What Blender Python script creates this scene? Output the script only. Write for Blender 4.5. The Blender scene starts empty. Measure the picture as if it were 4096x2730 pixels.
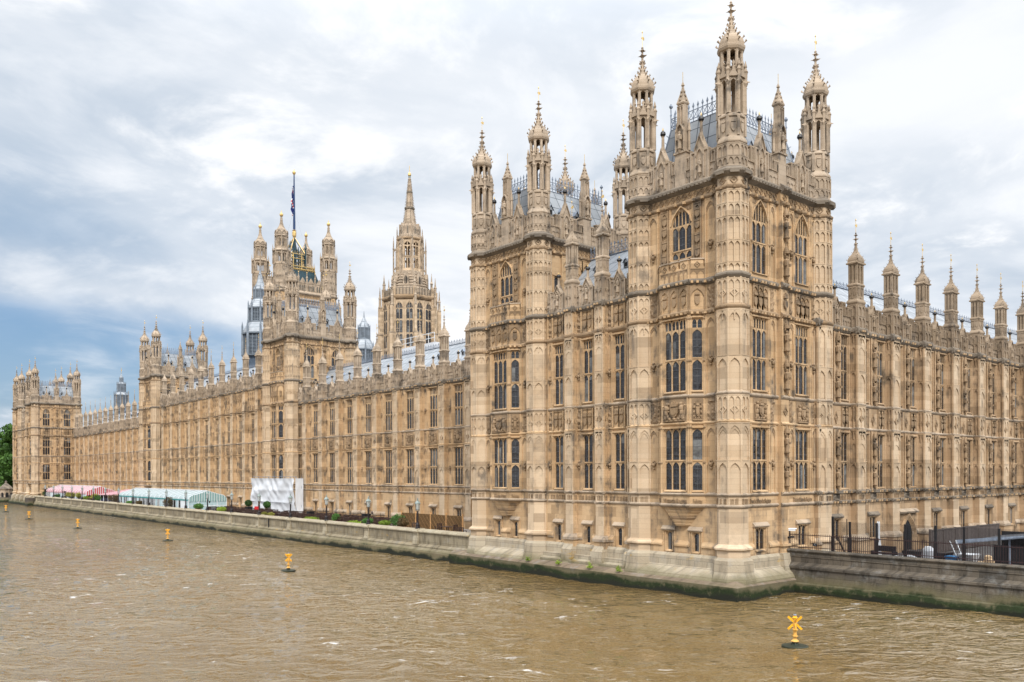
import bpy, bmesh, math, random
from mathutils import Vector, Matrix, noise
rad = math.radians
S = bpy.context.scene
COL = S.collection
random.seed(7)

# ------------------------------------------------------------------ camera
cam_data = bpy.data.cameras.new("camera")
cam = bpy.data.objects.new("camera", cam_data)
COL.objects.link(cam)
cam.matrix_world = (Matrix.Translation((-48.65, -35.01, 8.72)) @ Matrix.Rotation(-rad(39.642), 4, 'Z')
                    @ Matrix.Rotation(rad(90), 4, 'X') @ Matrix.Rotation(-rad(0.17), 4, 'Z'))
cam_data.sensor_width = 36
cam_data.lens = 29.725
cam_data.shift_y = 0.1299
cam_data.clip_start = 0.5
cam_data.clip_end = 6000
S.camera = cam

# ------------------------------------------------------------------ light and sky
SUN_EL, SUN_AZ = 44.0, 238.0          # azimuth measured anticlockwise from +X, where the light comes from
sd = Vector((math.cos(rad(SUN_AZ)) * math.cos(rad(SUN_EL)), math.sin(rad(SUN_AZ)) * math.cos(rad(SUN_EL)), math.sin(rad(SUN_EL))))
sl = bpy.data.lights.new("sun", 'SUN')
sl.energy = 1.5
sl.angle = rad(11)
sl.color = (1.0, 0.95, 0.87)
so = bpy.data.objects.new("sun", sl)
COL.objects.link(so)
so.rotation_euler = sd.to_track_quat('Z', 'Y').to_euler()
S.view_settings.view_transform = 'Standard'
S.view_settings.look = 'None'
S.view_settings.gamma = 1.0
S.view_settings.exposure = 1.16


class NT:
    """small node-tree writer"""
    def __init__(s, nt):
        s.nt = nt
        nt.nodes.clear()

    def n(s, t, **kw):
        nd = s.nt.nodes.new(t)
        for k, v in kw.items():
            setattr(nd, k, v)
        return nd

    def link(s, a, b):
        s.nt.links.new(a, b)

    def inp(s, sock, v):
        if isinstance(v, bpy.types.NodeSocket):
            s.link(v, sock)
        elif isinstance(v, (int, float)):
            try:
                sock.default_value = v
            except TypeError:
                sock.default_value = (v, v, v)
        else:
            v = tuple(v)
            sock.default_value = v + (1.0,) if len(v) == 3 and sock.type == 'RGBA' else v

    def math(s, op, a, b=0.0, c=None, clamp=False):
        m = s.n('ShaderNodeMath', operation=op, use_clamp=clamp)
        s.inp(m.inputs[0], a)
        s.inp(m.inputs[1], b)
        if c is not None:
            s.inp(m.inputs[2], c)
        return m.outputs[0]

    def mix(s, f, a, b, mode='MIX'):
        m = s.n('ShaderNodeMix', data_type='RGBA', blend_type=mode)
        s.inp(m.inputs[0], f)
        s.inp(m.inputs[6], a)
        s.inp(m.inputs[7], b)
        return m.outputs[2]

    def ramp(s, f, lo, hi):
        m = s.n('ShaderNodeMapRange', interpolation_type='SMOOTHSTEP')
        s.inp(m.inputs[0], f)
        m.inputs[1].default_value = lo
        m.inputs[2].default_value = hi
        return m.outputs[0]

    def noise(s, vec, scale, detail=4, rough=0.55, dist=0.0):
        m = s.n('ShaderNodeTexNoise')
        s.inp(m.inputs['Vector'], vec)
        m.inputs['Scale'].default_value = scale
        m.inputs['Detail'].default_value = detail
        m.inputs['Roughness'].default_value = rough
        m.inputs['Distortion'].default_value = dist
        return m.outputs[0]

    def vec(s, x, y, z):
        c = s.n('ShaderNodeCombineXYZ')
        for i, v in enumerate((x, y, z)):
            s.inp(c.inputs[i], v)
        return c.outputs[0]

    def sep(s, v):
        c = s.n('ShaderNodeSeparateXYZ')
        s.inp(c.inputs[0], v)
        return c.outputs

    def vmul(s, v, k):
        m = s.n('ShaderNodeVectorMath', operation='MULTIPLY')
        s.inp(m.inputs[0], v)
        s.inp(m.inputs[1], k)
        return m.outputs[0]

    def dot(s, v, k):
        m = s.n('ShaderNodeVectorMath', operation='DOT_PRODUCT')
        s.inp(m.inputs[0], v)
        s.inp(m.inputs[1], k)
        return m.outputs['Value']


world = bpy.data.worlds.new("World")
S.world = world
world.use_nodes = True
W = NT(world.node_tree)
geo = W.n('ShaderNodeTexCoord').outputs['Generated']
dx, dy, dz = W.sep(geo)
sky = W.n('ShaderNodeTexSky', sky_type='NISHITA')
sky.sun_disc = False
sky.sun_elevation = rad(SUN_EL)
sky.sun_rotation = rad(90 - SUN_AZ)
sky.air_density = 1.2
# cloud deck: direction projected on a high layer, so clouds flatten towards the horizon
h = W.math('ADD', W.math('MAXIMUM', dz, 0.0), 0.16)
px_ = W.math('DIVIDE', dx, h)
py_ = W.math('DIVIDE', dy, h)
cv = W.vec(px_, py_, 0.0)
n1 = W.noise(W.vmul(cv, (0.55, 0.55, 1)), 1.0, 7, 0.52, 0.5)
n2 = W.noise(W.vmul(cv, (1.9, 1.9, 1)), 1.0, 8, 0.6, 0.4)
nn = W.math('ADD', W.math('MULTIPLY', n1, 0.65), W.math('MULTIPLY', n2, 0.35))
azl = Vector((math.cos(rad(84)), math.sin(rad(84)), 0.0))      # the quarter of the sky with the breaks in the cloud
azd = W.dot(geo, tuple(azl))
left = W.ramp(azd, 0.86, 0.995)
band = W.math('MULTIPLY', W.ramp(dz, 0.025, 0.085), W.math('SUBTRACT', 1.0, W.ramp(dz, 0.13, 0.23)))
gap = W.math('MULTIPLY', left, band)
hole = W.ramp(W.math('ADD', nn, W.math('MULTIPLY', gap, 0.33)), 0.56, 0.80)
shade = W.ramp(W.math('ADD', nn, W.math('MULTIPLY', left, 0.03)), 0.40, 0.60)
white = W.mix(shade, (0.68, 0.70, 0.73), (0.34, 0.41, 0.50))
white = W.mix(W.ramp(n2, 0.47, 0.68), white, (0.77, 0.775, 0.785))
blue = W.mix(0.55, W.vmul(sky.outputs[0], (0.075, 0.075, 0.075)), (0.055, 0.19, 0.42))
slate = W.math('MULTIPLY', W.ramp(azd, 0.90, 0.995), W.math('MULTIPLY', W.ramp(dz, 0.18, 0.25), W.math('SUBTRACT', 1.0, W.ramp(dz, 0.26, 0.36))))
white = W.mix(W.math('MULTIPLY', slate, W.ramp(nn, 0.40, 0.58)), white, (0.22, 0.32, 0.45))
skyc = W.mix(W.math('MULTIPLY', hole, 0.92), white, blue)
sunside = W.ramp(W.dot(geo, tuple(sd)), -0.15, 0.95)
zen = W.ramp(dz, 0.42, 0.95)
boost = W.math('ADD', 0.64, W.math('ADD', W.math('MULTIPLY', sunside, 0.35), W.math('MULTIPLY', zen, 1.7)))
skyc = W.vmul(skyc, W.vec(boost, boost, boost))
skyc = W.mix(W.ramp(dz, 0.0, -0.06), skyc, (0.20, 0.20, 0.19))
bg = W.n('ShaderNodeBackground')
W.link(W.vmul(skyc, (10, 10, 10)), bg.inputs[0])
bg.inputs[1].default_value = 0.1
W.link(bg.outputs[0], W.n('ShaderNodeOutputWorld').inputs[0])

# ------------------------------------------------------------------ materials
MAT = {}


def newmat(name):
    m = bpy.data.materials.new(name)
    m.use_nodes = True
    MAT[name] = m
    return NT(m.node_tree)


def finish(t, col, rough=0.8, metal=0.0, bump=None, bstr=0.3, bdist=0.02, spec=0.3, trans=0.0):
    b = t.n('ShaderNodeBsdfPrincipled')
    t.inp(b.inputs['Base Color'], col)
    t.inp(b.inputs['Roughness'], rough)
    t.inp(b.inputs['Metallic'], metal)
    t.inp(b.inputs['Specular IOR Level'], spec)
    if bump is not None:
        bp = t.n('ShaderNodeBump')
        bp.inputs['Strength'].default_value = bstr
        bp.inputs['Distance'].default_value = bdist
        t.inp(bp.inputs['Height'], bump)
        t.link(bp.outputs[0], b.inputs['Normal'])
    t.link(b.outputs[0], t.n('ShaderNodeOutputMaterial').inputs[0])
    return b


def stone(name, c1, c2, c3, stain=(0.10, 0.085, 0.07), st=0.5, bw=0.95, bh=0.38, blocks=0.75, streak=(0.52, 0.72)):
    t = newmat(name)
    pos = t.n('ShaderNodeNewGeometry').outputs['Position']
    x, y, z = t.sep(pos)
    uv = t.vec(t.math('ADD', x, y), z, 0.0)
    br = t.n('ShaderNodeTexBrick')
    t.inp(br.inputs['Vector'], uv)
    br.inputs['Color1'].default_value = c1 + (1,)
    br.inputs['Color2'].default_value = c2 + (1,)
    mo = tuple(0.55 * a for a in c2)
    br.inputs['Mortar'].default_value = mo + (1,)
    br.inputs['Scale'].default_value = 1.0
    br.inputs['Mortar Size'].default_value = 0.008
    br.inputs['Brick Width'].default_value = bw
    br.inputs['Row Height'].default_value = bh
    br.offset = 0.47
    base = t.mix(t.ramp(t.noise(pos, 0.35, 3), 0.35, 0.65), c1, c3)
    col = t.mix(blocks, base, br.outputs[0])
    sparse = t.n('ShaderNodeTexBrick')                       # now and then a block replaced with fresher stone
    t.inp(sparse.inputs['Vector'], uv)
    sparse.inputs['Color1'].default_value = (0, 0, 0, 1)
    sparse.inputs['Color2'].default_value = (1, 1, 1, 1)
    sparse.inputs['Mortar'].default_value = (0, 0, 0, 1)
    sparse.inputs['Mortar Size'].default_value = 0.0
    sparse.inputs['Brick Width'].default_value = bw * 1.0
    sparse.inputs['Row Height'].default_value = bh * 2
    sparse.inputs['Scale'].default_value = 1.0
    fresh = t.ramp(t.sep(sparse.outputs[0])[0], 0.80, 0.84)
    col = t.mix(t.math('MULTIPLY', fresh, 0.5), col, tuple(min(0.62, a * 1.22) for a in c1))
    dust = t.ramp(t.sep(sparse.outputs[0])[0], 0.17, 0.13)
    col = t.mix(t.math('MULTIPLY', dust, 0.5), col, tuple(a * 0.62 for a in c2))
    sv = t.vec(t.math('MULTIPLY', t.math('ADD', x, y), 1.3), t.math('MULTIPLY', z, 0.16), 3.0)
    sn = t.ramp(t.noise(sv, 1.0, 5, 0.6), streak[0], streak[1])
    s2 = t.ramp(t.noise(pos, 0.9, 5, 0.6), 0.42, 0.66)
    col = t.mix(t.math('MULTIPLY', t.math('MULTIPLY', sn, s2), st), col, stain)
    fine = t.noise(pos, 14, 4, 0.6)
    col = t.mix(0.35, col, t.mix(fine, (0.25, 0.25, 0.25), (0.78, 0.76, 0.74)), 'OVERLAY')
    bh_ = t.math('ADD', t.math('MULTIPLY', fine, 0.5), t.math('MULTIPLY', br.outputs[1], -0.8))
    finish(t, col, 0.88, 0, bh_, 0.5, 0.02, 0.2)
    return t


stone('stone', (0.475, 0.332, 0.196), (0.40, 0.264, 0.145), (0.44, 0.286, 0.152), st=0.95, blocks=0.55, streak=(0.43, 0.64))
stone('stone_pale', (0.485, 0.375, 0.26), (0.405, 0.298, 0.196), (0.45, 0.325, 0.205), st=0.75, blocks=0.5, streak=(0.48, 0.68))
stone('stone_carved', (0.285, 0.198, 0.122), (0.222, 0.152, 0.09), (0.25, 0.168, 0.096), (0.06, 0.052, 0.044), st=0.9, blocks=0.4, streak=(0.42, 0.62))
stone('stone_grey', (0.375, 0.298, 0.222), (0.30, 0.232, 0.168), (0.335, 0.258, 0.18), (0.10, 0.085, 0.07), st=0.95, blocks=0.5, streak=(0.42, 0.62))
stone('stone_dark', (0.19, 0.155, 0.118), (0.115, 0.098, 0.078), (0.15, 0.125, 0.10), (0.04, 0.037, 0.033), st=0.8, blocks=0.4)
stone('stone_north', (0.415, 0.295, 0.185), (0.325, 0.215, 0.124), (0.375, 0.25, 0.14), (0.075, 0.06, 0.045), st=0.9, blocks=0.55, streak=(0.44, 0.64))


def plain(name, col, rough=0.6, metal=0.0, var=0.25, scale=3.0, spec=0.3):
    t = newmat(name)
    pos = t.n('ShaderNodeNewGeometry').outputs['Position']
    nz = t.noise(pos, scale, 5, 0.6)
    c = t.mix(t.ramp(nz, 0.3, 0.7), tuple(a * (1 - var) for a in col), tuple(min(1, a * (1 + var)) for a in col))
    finish(t, c, rough, metal, nz, 0.15, 0.02, spec)


plain('iron', (0.013, 0.012, 0.013), 0.45)
plain('iron_brown', (0.035, 0.018, 0.018), 0.5)
plain('crest_grey', (0.17, 0.20, 0.25), 0.5)
plain('gold', (0.62, 0.43, 0.17), 0.42, 0.6, 0.15)
plain('dark_roof', (0.020, 0.045, 0.055), 0.45, 0.0, 0.3, 1.5)
plain('louvre_lead', (0.165, 0.19, 0.22), 0.55, 0.0, 0.2, 1.0)
plain('louvre_dark', (0.055, 0.075, 0.105), 0.6)
plain('void', (0.012, 0.012, 0.014), 0.9)
plain('wood_dark', (0.048, 0.027, 0.021), 0.6, 0, 0.35, 4)
plain('wood_new', (0.50, 0.27, 0.11), 0.7, 0, 0.2, 5)
plain('trellis', (0.16, 0.095, 0.042), 0.8, 0, 0.3, 8)
plain('black_plastic', (0.012, 0.012, 0.014), 0.5)
plain('white_paint', (0.60, 0.62, 0.64), 0.5, 0, 0.08)
plain('white_sheet', (0.56, 0.57, 0.59), 0.45, 0, 0.05, 1.0)
plain('pale_panel', (0.34, 0.45, 0.475), 0.35, 0, 0.06)
plain('teal', (0.02, 0.20, 0.20), 0.5)
plain('red_cloth', (0.62, 0.03, 0.035), 0.7)
plain('navy', (0.02, 0.03, 0.075), 0.5)
plain('yellow', (0.72, 0.34, 0.008), 0.45, 0, 0.12, 6)
plain('yellow_pale', (0.62, 0.34, 0.08), 0.5, 0, 0.12, 6)
plain('rubber_green', (0.018, 0.024, 0.014), 0.5, 0, 0.4, 5)
stone('stone_brown', (0.285, 0.218, 0.155), (0.225, 0.168, 0.116), (0.255, 0.188, 0.122), (0.075, 0.062, 0.05), st=0.9, blocks=0.5, streak=(0.42, 0.62))
plain('hoarding', (0.085, 0.068, 0.06), 0.8, 0, 0.2, 3)
plain('roof_sheet', (0.05, 0.056, 0.066), 0.5)
plain('sand', (0.52, 0.37, 0.22), 0.95, 0, 0.2, 4)
plain('blue_plastic', (0.02, 0.17, 0.38), 0.4)
plain('terracotta', (0.30, 0.11, 0.06), 0.8)
plain('bark', (0.07, 0.052, 0.038), 0.9, 0, 0.3, 5)
plain('soil', (0.035, 0.024, 0.017), 0.95)
plain('paving', (0.27, 0.235, 0.20), 0.85, 0, 0.2, 1.2)
plain('asphalt', (0.075, 0.07, 0.066), 0.9, 0, 0.25, 1.5)
plain('flag_blue', (0.012, 0.022, 0.12), 0.7)
plain('flag_white', (0.75, 0.75, 0.76), 0.7)
plain('mast_blue', (0.02, 0.045, 0.115), 0.45)
plain('green_lead', (0.20, 0.235, 0.22), 0.6)
plain('lamp_black', (0.016, 0.012, 0.013), 0.4)
plain('signal_red', (0.55, 0.012, 0.015), 0.5)


def leaf(name, c1, c2):
    t = newmat(name)
    pos = t.n('ShaderNodeNewGeometry').outputs['Position']
    rnd = t.n('ShaderNodeNewGeometry').outputs['Random Per Island']
    c = t.mix(rnd, c1, c2)
    c = t.mix(t.ramp(t.noise(pos, 0.35, 3), 0.35, 0.65), c, tuple(a * 0.6 for a in c1))
    b = finish(t, c, 0.6, 0, None, spec=0.25)
    b.inputs['Subsurface Weight'].default_value = 0.0


leaf('leaf_tree', (0.045, 0.11, 0.016), (0.095, 0.19, 0.03))
leaf('leaf_dark', (0.022, 0.065, 0.016), (0.05, 0.11, 0.025))
leaf('leaf_lime', (0.18, 0.27, 0.025), (0.30, 0.38, 0.05))
leaf('leaf_mid', (0.06, 0.15, 0.03), (0.11, 0.23, 0.05))
leaf('leaf_red', (0.07, 0.06, 0.022), (0.15, 0.085, 0.035))
leaf('leaf_yellow', (0.25, 0.24, 0.04), (0.36, 0.34, 0.09))

# lead roof in panels
t = newmat('lead_roof')
pos = t.n('ShaderNodeNewGeometry').outputs['Position']
x, y, z = t.sep(pos)
br = t.n('ShaderNodeTexBrick')
t.inp(br.inputs['Vector'], t.vec(t.math('ADD', x, y), t.math('MULTIPLY', z, 1.25), 0))
br.inputs['Color1'].default_value = (0.34, 0.36, 0.38, 1)
br.inputs['Color2'].default_value = (0.26, 0.28, 0.30, 1)
br.inputs['Mortar'].default_value = (0.055, 0.065, 0.08, 1)
br.inputs['Mortar Size'].default_value = 0.04
br.inputs['Brick Width'].default_value = 1.05
br.inputs['Row Height'].default_value = 1.25
br.inputs['Scale'].default_value = 1.0
br.offset = 0.0
c = t.mix(t.math('MULTIPLY', t.ramp(t.noise(pos, 0.5, 5, 0.65), 0.4, 0.7), 0.6), br.outputs[0], (0.17, 0.185, 0.20))
finish(t, c, 0.42, 0.15, br.outputs[1], -0.6, 0.04, 0.5)

# window glass with lead lines
t = newmat('glass')
tc = t.n('ShaderNodeTexCoord').outputs['Object']
x, y, z = t.sep(tc)
oi = t.n('ShaderNodeObjectInfo').outputs['Random']
lx = t.math('ABSOLUTE', t.math('SUBTRACT', t.math('FRACT', t.math('MULTIPLY', x, 1 / 0.30)), 0.5))
lz = t.math('ABSOLUTE', t.math('SUBTRACT', t.math('FRACT', t.math('MULTIPLY', z, 1 / 0.52)), 0.5))
lines = t.math('MAXIMUM', t.math('GREATER_THAN', lx, 0.462), t.math('GREATER_THAN', lz, 0.468))
cell = t.vec(t.math('ADD', t.math('FLOOR', t.math('MULTIPLY', x, 1 / 0.62)), t.math('MULTIPLY', oi, 71)), t.math('FLOOR', t.math('MULTIPLY', z, 1 / 1.8)), 0)
wn = t.n('ShaderNodeTexWhiteNoise')
t.inp(wn.inputs['Vector'], cell)
room = t.mix(t.ramp(wn.outputs[0], 0.76, 0.80), (0.012, 0.012, 0.014), (0.13, 0.13, 0.125))
room = t.mix(t.ramp(t.noise(tc, 1.3, 3), 0.45, 0.7), room, (0.028, 0.022, 0.018))
col = t.mix(lines, room, (0.045, 0.045, 0.05))
rough = t.math('ADD', 0.05, t.math('MULTIPLY', lines, 0.5))
tilt = t.math('MULTIPLY', x, t.math('MULTIPLY', t.math('SUBTRACT', wn.outputs[0], 0.5), 1.6))
hgt = t.math('ADD', t.math('ADD', tilt, t.noise(tc, 1.1, 2)), t.math('MULTIPLY', t.noise(tc, 6.0, 2), 0.15))
finish(t, col, rough, 0, hgt, 0.75, 0.2, 0.55)

t = newmat('clear_glass')
tr = t.n('ShaderNodeBsdfTransparent')
gl = t.n('ShaderNodeBsdfGlossy')
gl.inputs['Roughness'].default_value = 0.03
df = t.n('ShaderNodeBsdfDiffuse')
df.inputs[0].default_value = (0.6, 0.66, 0.64, 1)
m1 = t.n('ShaderNodeMixShader')
m1.inputs[0].default_value = 0.45
t.link(tr.outputs[0], m1.inputs[1])
t.link(df.outputs[0], m1.inputs[2])
m2 = t.n('ShaderNodeMixShader')
m2.inputs[0].default_value = 0.2
t.link(m1.outputs[0], m2.inputs[1])
t.link(gl.outputs[0], m2.inputs[2])
t.link(m2.outputs[0], t.n('ShaderNodeOutputMaterial').inputs[0])


def striped(name, ca, cb, sc, axis):
    t = newmat(name)
    x, y, z = t.sep(t.n('ShaderNodeNewGeometry').outputs['Position'])
    f = t.math('GREATER_THAN', t.math('FRACT', t.math('MULTIPLY', (x, y)[axis], sc)), 0.5)
    finish(t, t.mix(f, ca, cb), 0.7)


striped('stripe_green', (0.50, 0.53, 0.53), (0.012, 0.17, 0.165), 3.4, 0)
striped('stripe_red', (0.50, 0.42, 0.43), (0.38, 0.012, 0.025), 2.3, 0)
striped('roof_green', (0.30, 0.345, 0.345), (0.26, 0.31, 0.31), 2.0, 1)
striped('roof_pink', (0.42, 0.235, 0.25), (0.38, 0.20, 0.215), 2.0, 1)

# river masonry, weathered by height above the tide
def tidal(name, base1, base2, bw, bh, green_hi, lichen, sooty=0.7, olive=0.75):
    t = newmat(name)
    pos = t.n('ShaderNodeNewGeometry').outputs['Position']
    x, y, z = t.sep(pos)
    br = t.n('ShaderNodeTexBrick')
    t.inp(br.inputs['Vector'], t.vec(t.math('ADD', x, y), z, 0))
    br.inputs['Color1'].default_value = base1 + (1,)
    br.inputs['Color2'].default_value = base2 + (1,)
    br.inputs['Mortar'].default_value = tuple(a * 0.5 for a in base2) + (1,)
    br.inputs['Mortar Size'].default_value = 0.012
    br.inputs['Brick Width'].default_value = bw
    br.inputs['Row Height'].default_value = bh
    br.inputs['Scale'].default_value = 1.0
    col = br.outputs[0]
    big = t.noise(pos, 0.45, 5, 0.62)
    str_ = t.noise(t.vec(t.math('MULTIPLY', t.math('ADD', x, y), 1.6), t.math('MULTIPLY', z, 0.35), 0), 1.0, 5, 0.62)
    col = t.mix(t.math('MULTIPLY', t.ramp(str_, 0.45, 0.70), sooty), col, tuple(a * 0.36 for a in base2))
    col = t.mix(t.math('MULTIPLY', t.ramp(t.noise(pos, 1.1, 5, 0.7), 0.52, 0.66), 0.22), col, (0.28, 0.28, 0.27))
    col = t.mix(t.math('MULTIPLY', t.ramp(t.noise(t.vmul(pos, (0.6, 0.6, 1.4)), 0.8, 5, 0.7), 0.60, 0.72), lichen), col, (0.42, 0.25, 0.04))
    wob = t.math('ADD', z, t.math('MULTIPLY', t.math('SUBTRACT', big, 0.5), 1.5))
    col = t.mix(t.math('MULTIPLY', t.ramp(wob, green_hi + olive, green_hi + olive - 0.75), 0.75), col, (0.125, 0.108, 0.055))
    weed = t.math('MULTIPLY', t.ramp(wob, green_hi + 0.1, green_hi - 0.25), t.ramp(t.noise(pos, 1.5, 5, 0.7), 0.28, 0.48))
    col = t.mix(weed, col, t.mix(t.noise(pos, 9, 3), (0.006, 0.010, 0.004), (0.026, 0.040, 0.010)))
    col = t.mix(t.ramp(wob, 0.66, 0.30), col, (0.014, 0.015, 0.009))
    fine = t.noise(pos, 7, 5, 0.7)
    finish(t, col, 0.85, 0, fine, 0.9, 0.05, 0.25)


tidal('base_stone', (0.40, 0.34, 0.25), (0.33, 0.27, 0.19), 1.1, 0.5, 0.75, 0.8, 0.5, 1.35)
tidal('terrace_wall', (0.275, 0.23, 0.155), (0.20, 0.162, 0.105), 1.3, 0.6, 0.75, 0.55)
tidal('terrace_pale', (0.36, 0.31, 0.22), (0.30, 0.25, 0.17), 1.3, 0.6, 0.7, 0.5, 0.45)
tidal('granite', (0.10, 0.078, 0.062), (0.068, 0.054, 0.044), 1.2, 0.55, 0.95, 0.0)
tidal('granite_pale', (0.20, 0.15, 0.10), (0.15, 0.112, 0.078), 1.5, 0.5, 0.6, 0.0)
tidal('yard_wall', (0.125, 0.102, 0.076), (0.066, 0.057, 0.046), 1.5, 0.7, 1.0, 0.05, 0.85)

# river water
t = newmat('river_water')
pos = t.n('ShaderNodeNewGeometry').outputs['Position']
silt = t.noise(t.vmul(pos, (0.05, 0.02, 0)), 1.0, 5, 0.6)
wcol = t.mix(t.ramp(silt, 0.35, 0.65), (0.108, 0.070, 0.026), (0.132, 0.090, 0.037))
wx, wy, wz = t.sep(pos)
wa = t.math('SUBTRACT', t.math('MULTIPLY', wx, 0.77), t.math('MULTIPLY', wy, 0.64))
wb = t.math('ADD', t.math('MULTIPLY', wx, 0.64), t.math('MULTIPLY', wy, 0.77))
wv = t.vec(wa, wb, 0.0)
rp = t.vmul(wv, (0.6, 1.1, 1))
gust = t.ramp(t.noise(t.vmul(pos, (0.045, 0.022, 0)), 1.0, 3, 0.5), 0.30, 0.70)
b1 = t.noise(rp, 0.62, 3, 0.5, 0.8)
b2 = t.noise(rp, 1.9, 2, 0.5, 0.6)
b3 = t.noise(rp, 5.5, 2, 0.5, 0.3)
hh = t.math('ADD', t.math('MULTIPLY', b1, 1.0), t.math('ADD', t.math('MULTIPLY', b2, 0.42), t.math('MULTIPLY', b3, 0.11)))
hh = t.math('MULTIPLY', hh, t.math('ADD', 0.35, t.math('MULTIPLY', gust, 1.0)))
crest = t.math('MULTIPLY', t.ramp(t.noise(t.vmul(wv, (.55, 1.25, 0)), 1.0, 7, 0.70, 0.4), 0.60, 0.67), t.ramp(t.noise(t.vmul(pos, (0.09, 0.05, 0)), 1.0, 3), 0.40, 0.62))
wcol = t.mix(t.math('MULTIPLY', crest, 0.75), wcol, (0.60, 0.58, 0.55))  # sky glints on the wavelets, painted into the water colour as pale flecks
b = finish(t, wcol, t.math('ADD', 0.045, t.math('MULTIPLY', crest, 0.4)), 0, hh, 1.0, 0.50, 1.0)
b.inputs['IOR'].default_value = 1.333

# ------------------------------------------------------------------ mesh writer
def rot2(v, a):
    c, s = math.cos(a), math.sin(a)
    return (v[0] * c - v[1] * s, v[0] * s + v[1] * c)


class MB:
    """collects faces in a facade frame (u along the wall, n outwards, z up) and links them as ONE mesh object"""
    def __init__(s):
        s.v, s.f, s.m, s.mats = [], [], [], []
        s.fr()

    def fr(s, O=(0, 0), U=(1, 0), N=(0, -1), z=0.0):
        s.O, s.U, s.N, s.z = O, U, N, z
        return s

    def sub(s, a, b, ang=0.0):
        O, U, N = s.O, s.U, s.N
        O2 = (O[0] + U[0] * a + N[0] * b, O[1] + U[1] * a + N[1] * b)
        sg = 1 if U[0] * N[1] - U[1] * N[0] > 0 else -1
        return O2, rot2(U, ang * sg), rot2(N, ang * sg)

    def P(s, u, n, z):
        return (s.O[0] + s.U[0] * u + s.N[0] * n, s.O[1] + s.U[1] * u + s.N[1] * n, z + s.z)

    def mi(s, mat):
        if mat not in s.mats:
            s.mats.append(mat)
        return s.mats.index(mat)

    def add(s, pts, faces, mat, smooth=False):
        b = len(s.v)
        k = s.mi(mat)
        s.v += [s.P(*p) for p in pts]
        for f in faces:
            s.f.append([b + i for i in f])
            s.m.append(k)

    def raw(s, pts, faces, mat):
        b = len(s.v)
        k = s.mi(mat)
        s.v += [tuple(p) for p in pts]
        for f in faces:
            s.f.append([b + i for i in f])
            s.m.append(k)

    def box(s, u0, u1, n0, n1, z0, z1, mat):
        s.add([(u0, n0, z0), (u1, n0, z0), (u1, n1, z0), (u0, n1, z0), (u0, n0, z1), (u1, n0, z1), (u1, n1, z1), (u0, n1, z1)],
              [(0, 3, 2, 1), (4, 5, 6, 7), (0, 1, 5, 4), (1, 2, 6, 5), (2, 3, 7, 6), (3, 0, 4, 7)], mat)

    def quad(s, a, b, c, d, mat):
        s.add([a, b, c, d], [(0, 1, 2, 3)], mat)

    def plate(s, poly, n0, n1, mat):                    # polygon in (u, z) pushed out along n
        k = len(poly)
        s.add([(u, n0, z) for u, z in poly] + [(u, n1, z) for u, z in poly],
              [tuple(range(k, 2 * k)), tuple(range(k - 1, -1, -1))] + [(i, (i + 1) % k, k + (i + 1) % k, k + i) for i in range(k)], mat)

    def strip(s, prof, u0, u1, mat):                    # profile in (n, z) run along u
        k = len(prof)
        s.add([(u0, n, z) for n, z in prof] + [(u1, n, z) for n, z in prof],
              [tuple(range(k - 1, -1, -1)), tuple(range(k, 2 * k))] + [(i, (i + 1) % k, k + (i + 1) % k, k + i) for i in range(k)], mat)

    def loft(s, polys, mat, cap=True):                  # list of (polygon in (u, n), z)
        k = len(polys[0][0])
        pts = [(u, n, z) for pl, z in polys for u, n in pl]
        fs = []
        for j in range(len(polys) - 1):
            for i in range(k):
                a, b = j * k + i, j * k + (i + 1) % k
                fs.append((a, b, b + k, a + k))
        if cap:
            fs += [tuple(range(k - 1, -1, -1)), tuple(range((len(polys) - 1) * k, len(polys) * k))]
        s.add(pts, fs, mat)

    def lathe(s, prof, mat, n=8, c=(0, 0), rot=None, sx=1.0, sy=1.0, cap=True):      # prof of (apothem, z)
        rot = math.pi / n if rot is None else rot
        k = 1 / math.cos(math.pi / n)
        s.loft([([(c[0] + max(r, 0.001) * k * math.cos(rot + 2 * math.pi * i / n) * sx,
                   c[1] + max(r, 0.001) * k * math.sin(rot + 2 * math.pi * i / n) * sy) for i in range(n)], z) for r, z in prof], mat, cap)

    def tube(s, p, q, r, mat, n=6, r2=None):
        p, q = Vector(s.P(*p)), Vector(s.P(*q))
        d = (q - p)
        if d.length < 1e-6:
            return
        x = d.orthogonal().normalized()
        y = d.normalized().cross(x)
        r2 = r if r2 is None else r2
        pts = [p + (x * math.cos(2 * math.pi * i / n) + y * math.sin(2 * math.pi * i / n)) * r for i in range(n)]
        pts += [q + (x * math.cos(2 * math.pi * i / n) + y * math.sin(2 * math.pi * i / n)) * r2 for i in range(n)]
        s.raw(pts, [(i, (i + 1) % n, n + (i + 1) % n, n + i) for i in range(n)] + [tuple(range(n - 1, -1, -1)), tuple(range(n, 2 * n))], mat)

    def ball(s, c, r, mat, n=8, m=5, sz=1.0):
        s.lathe([(r * math.sin(math.pi * j / m), c[2] - r * sz * math.cos(math.pi * j / m)) for j in range(m + 1)], mat, n, (c[0], c[1]))

    # ---- gothic pieces
    def ring(s, ap, z0, z1, p, mat, c=(0, 0), n=8, sx=1, sy=1):
        s.lathe([(ap - .03, z0 - p * .5), (ap + p * .55, z0), (ap + p, z0 + (z1 - z0) * .5), (ap + p, z1 - .02), (ap - .03, z1 + p * .8)], mat, n, c, None, sx, sy, False)

    def string(s, u0, u1, z0, z1, p, mat, n=0.0):
        s.strip([(n - .03, z0 - p * .5), (n + p * .55, z0), (n + p, z0 + (z1 - z0) * .5), (n + p, z1 - .02), (n - .03, z1 + p * .8)], u0, u1, mat)

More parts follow.
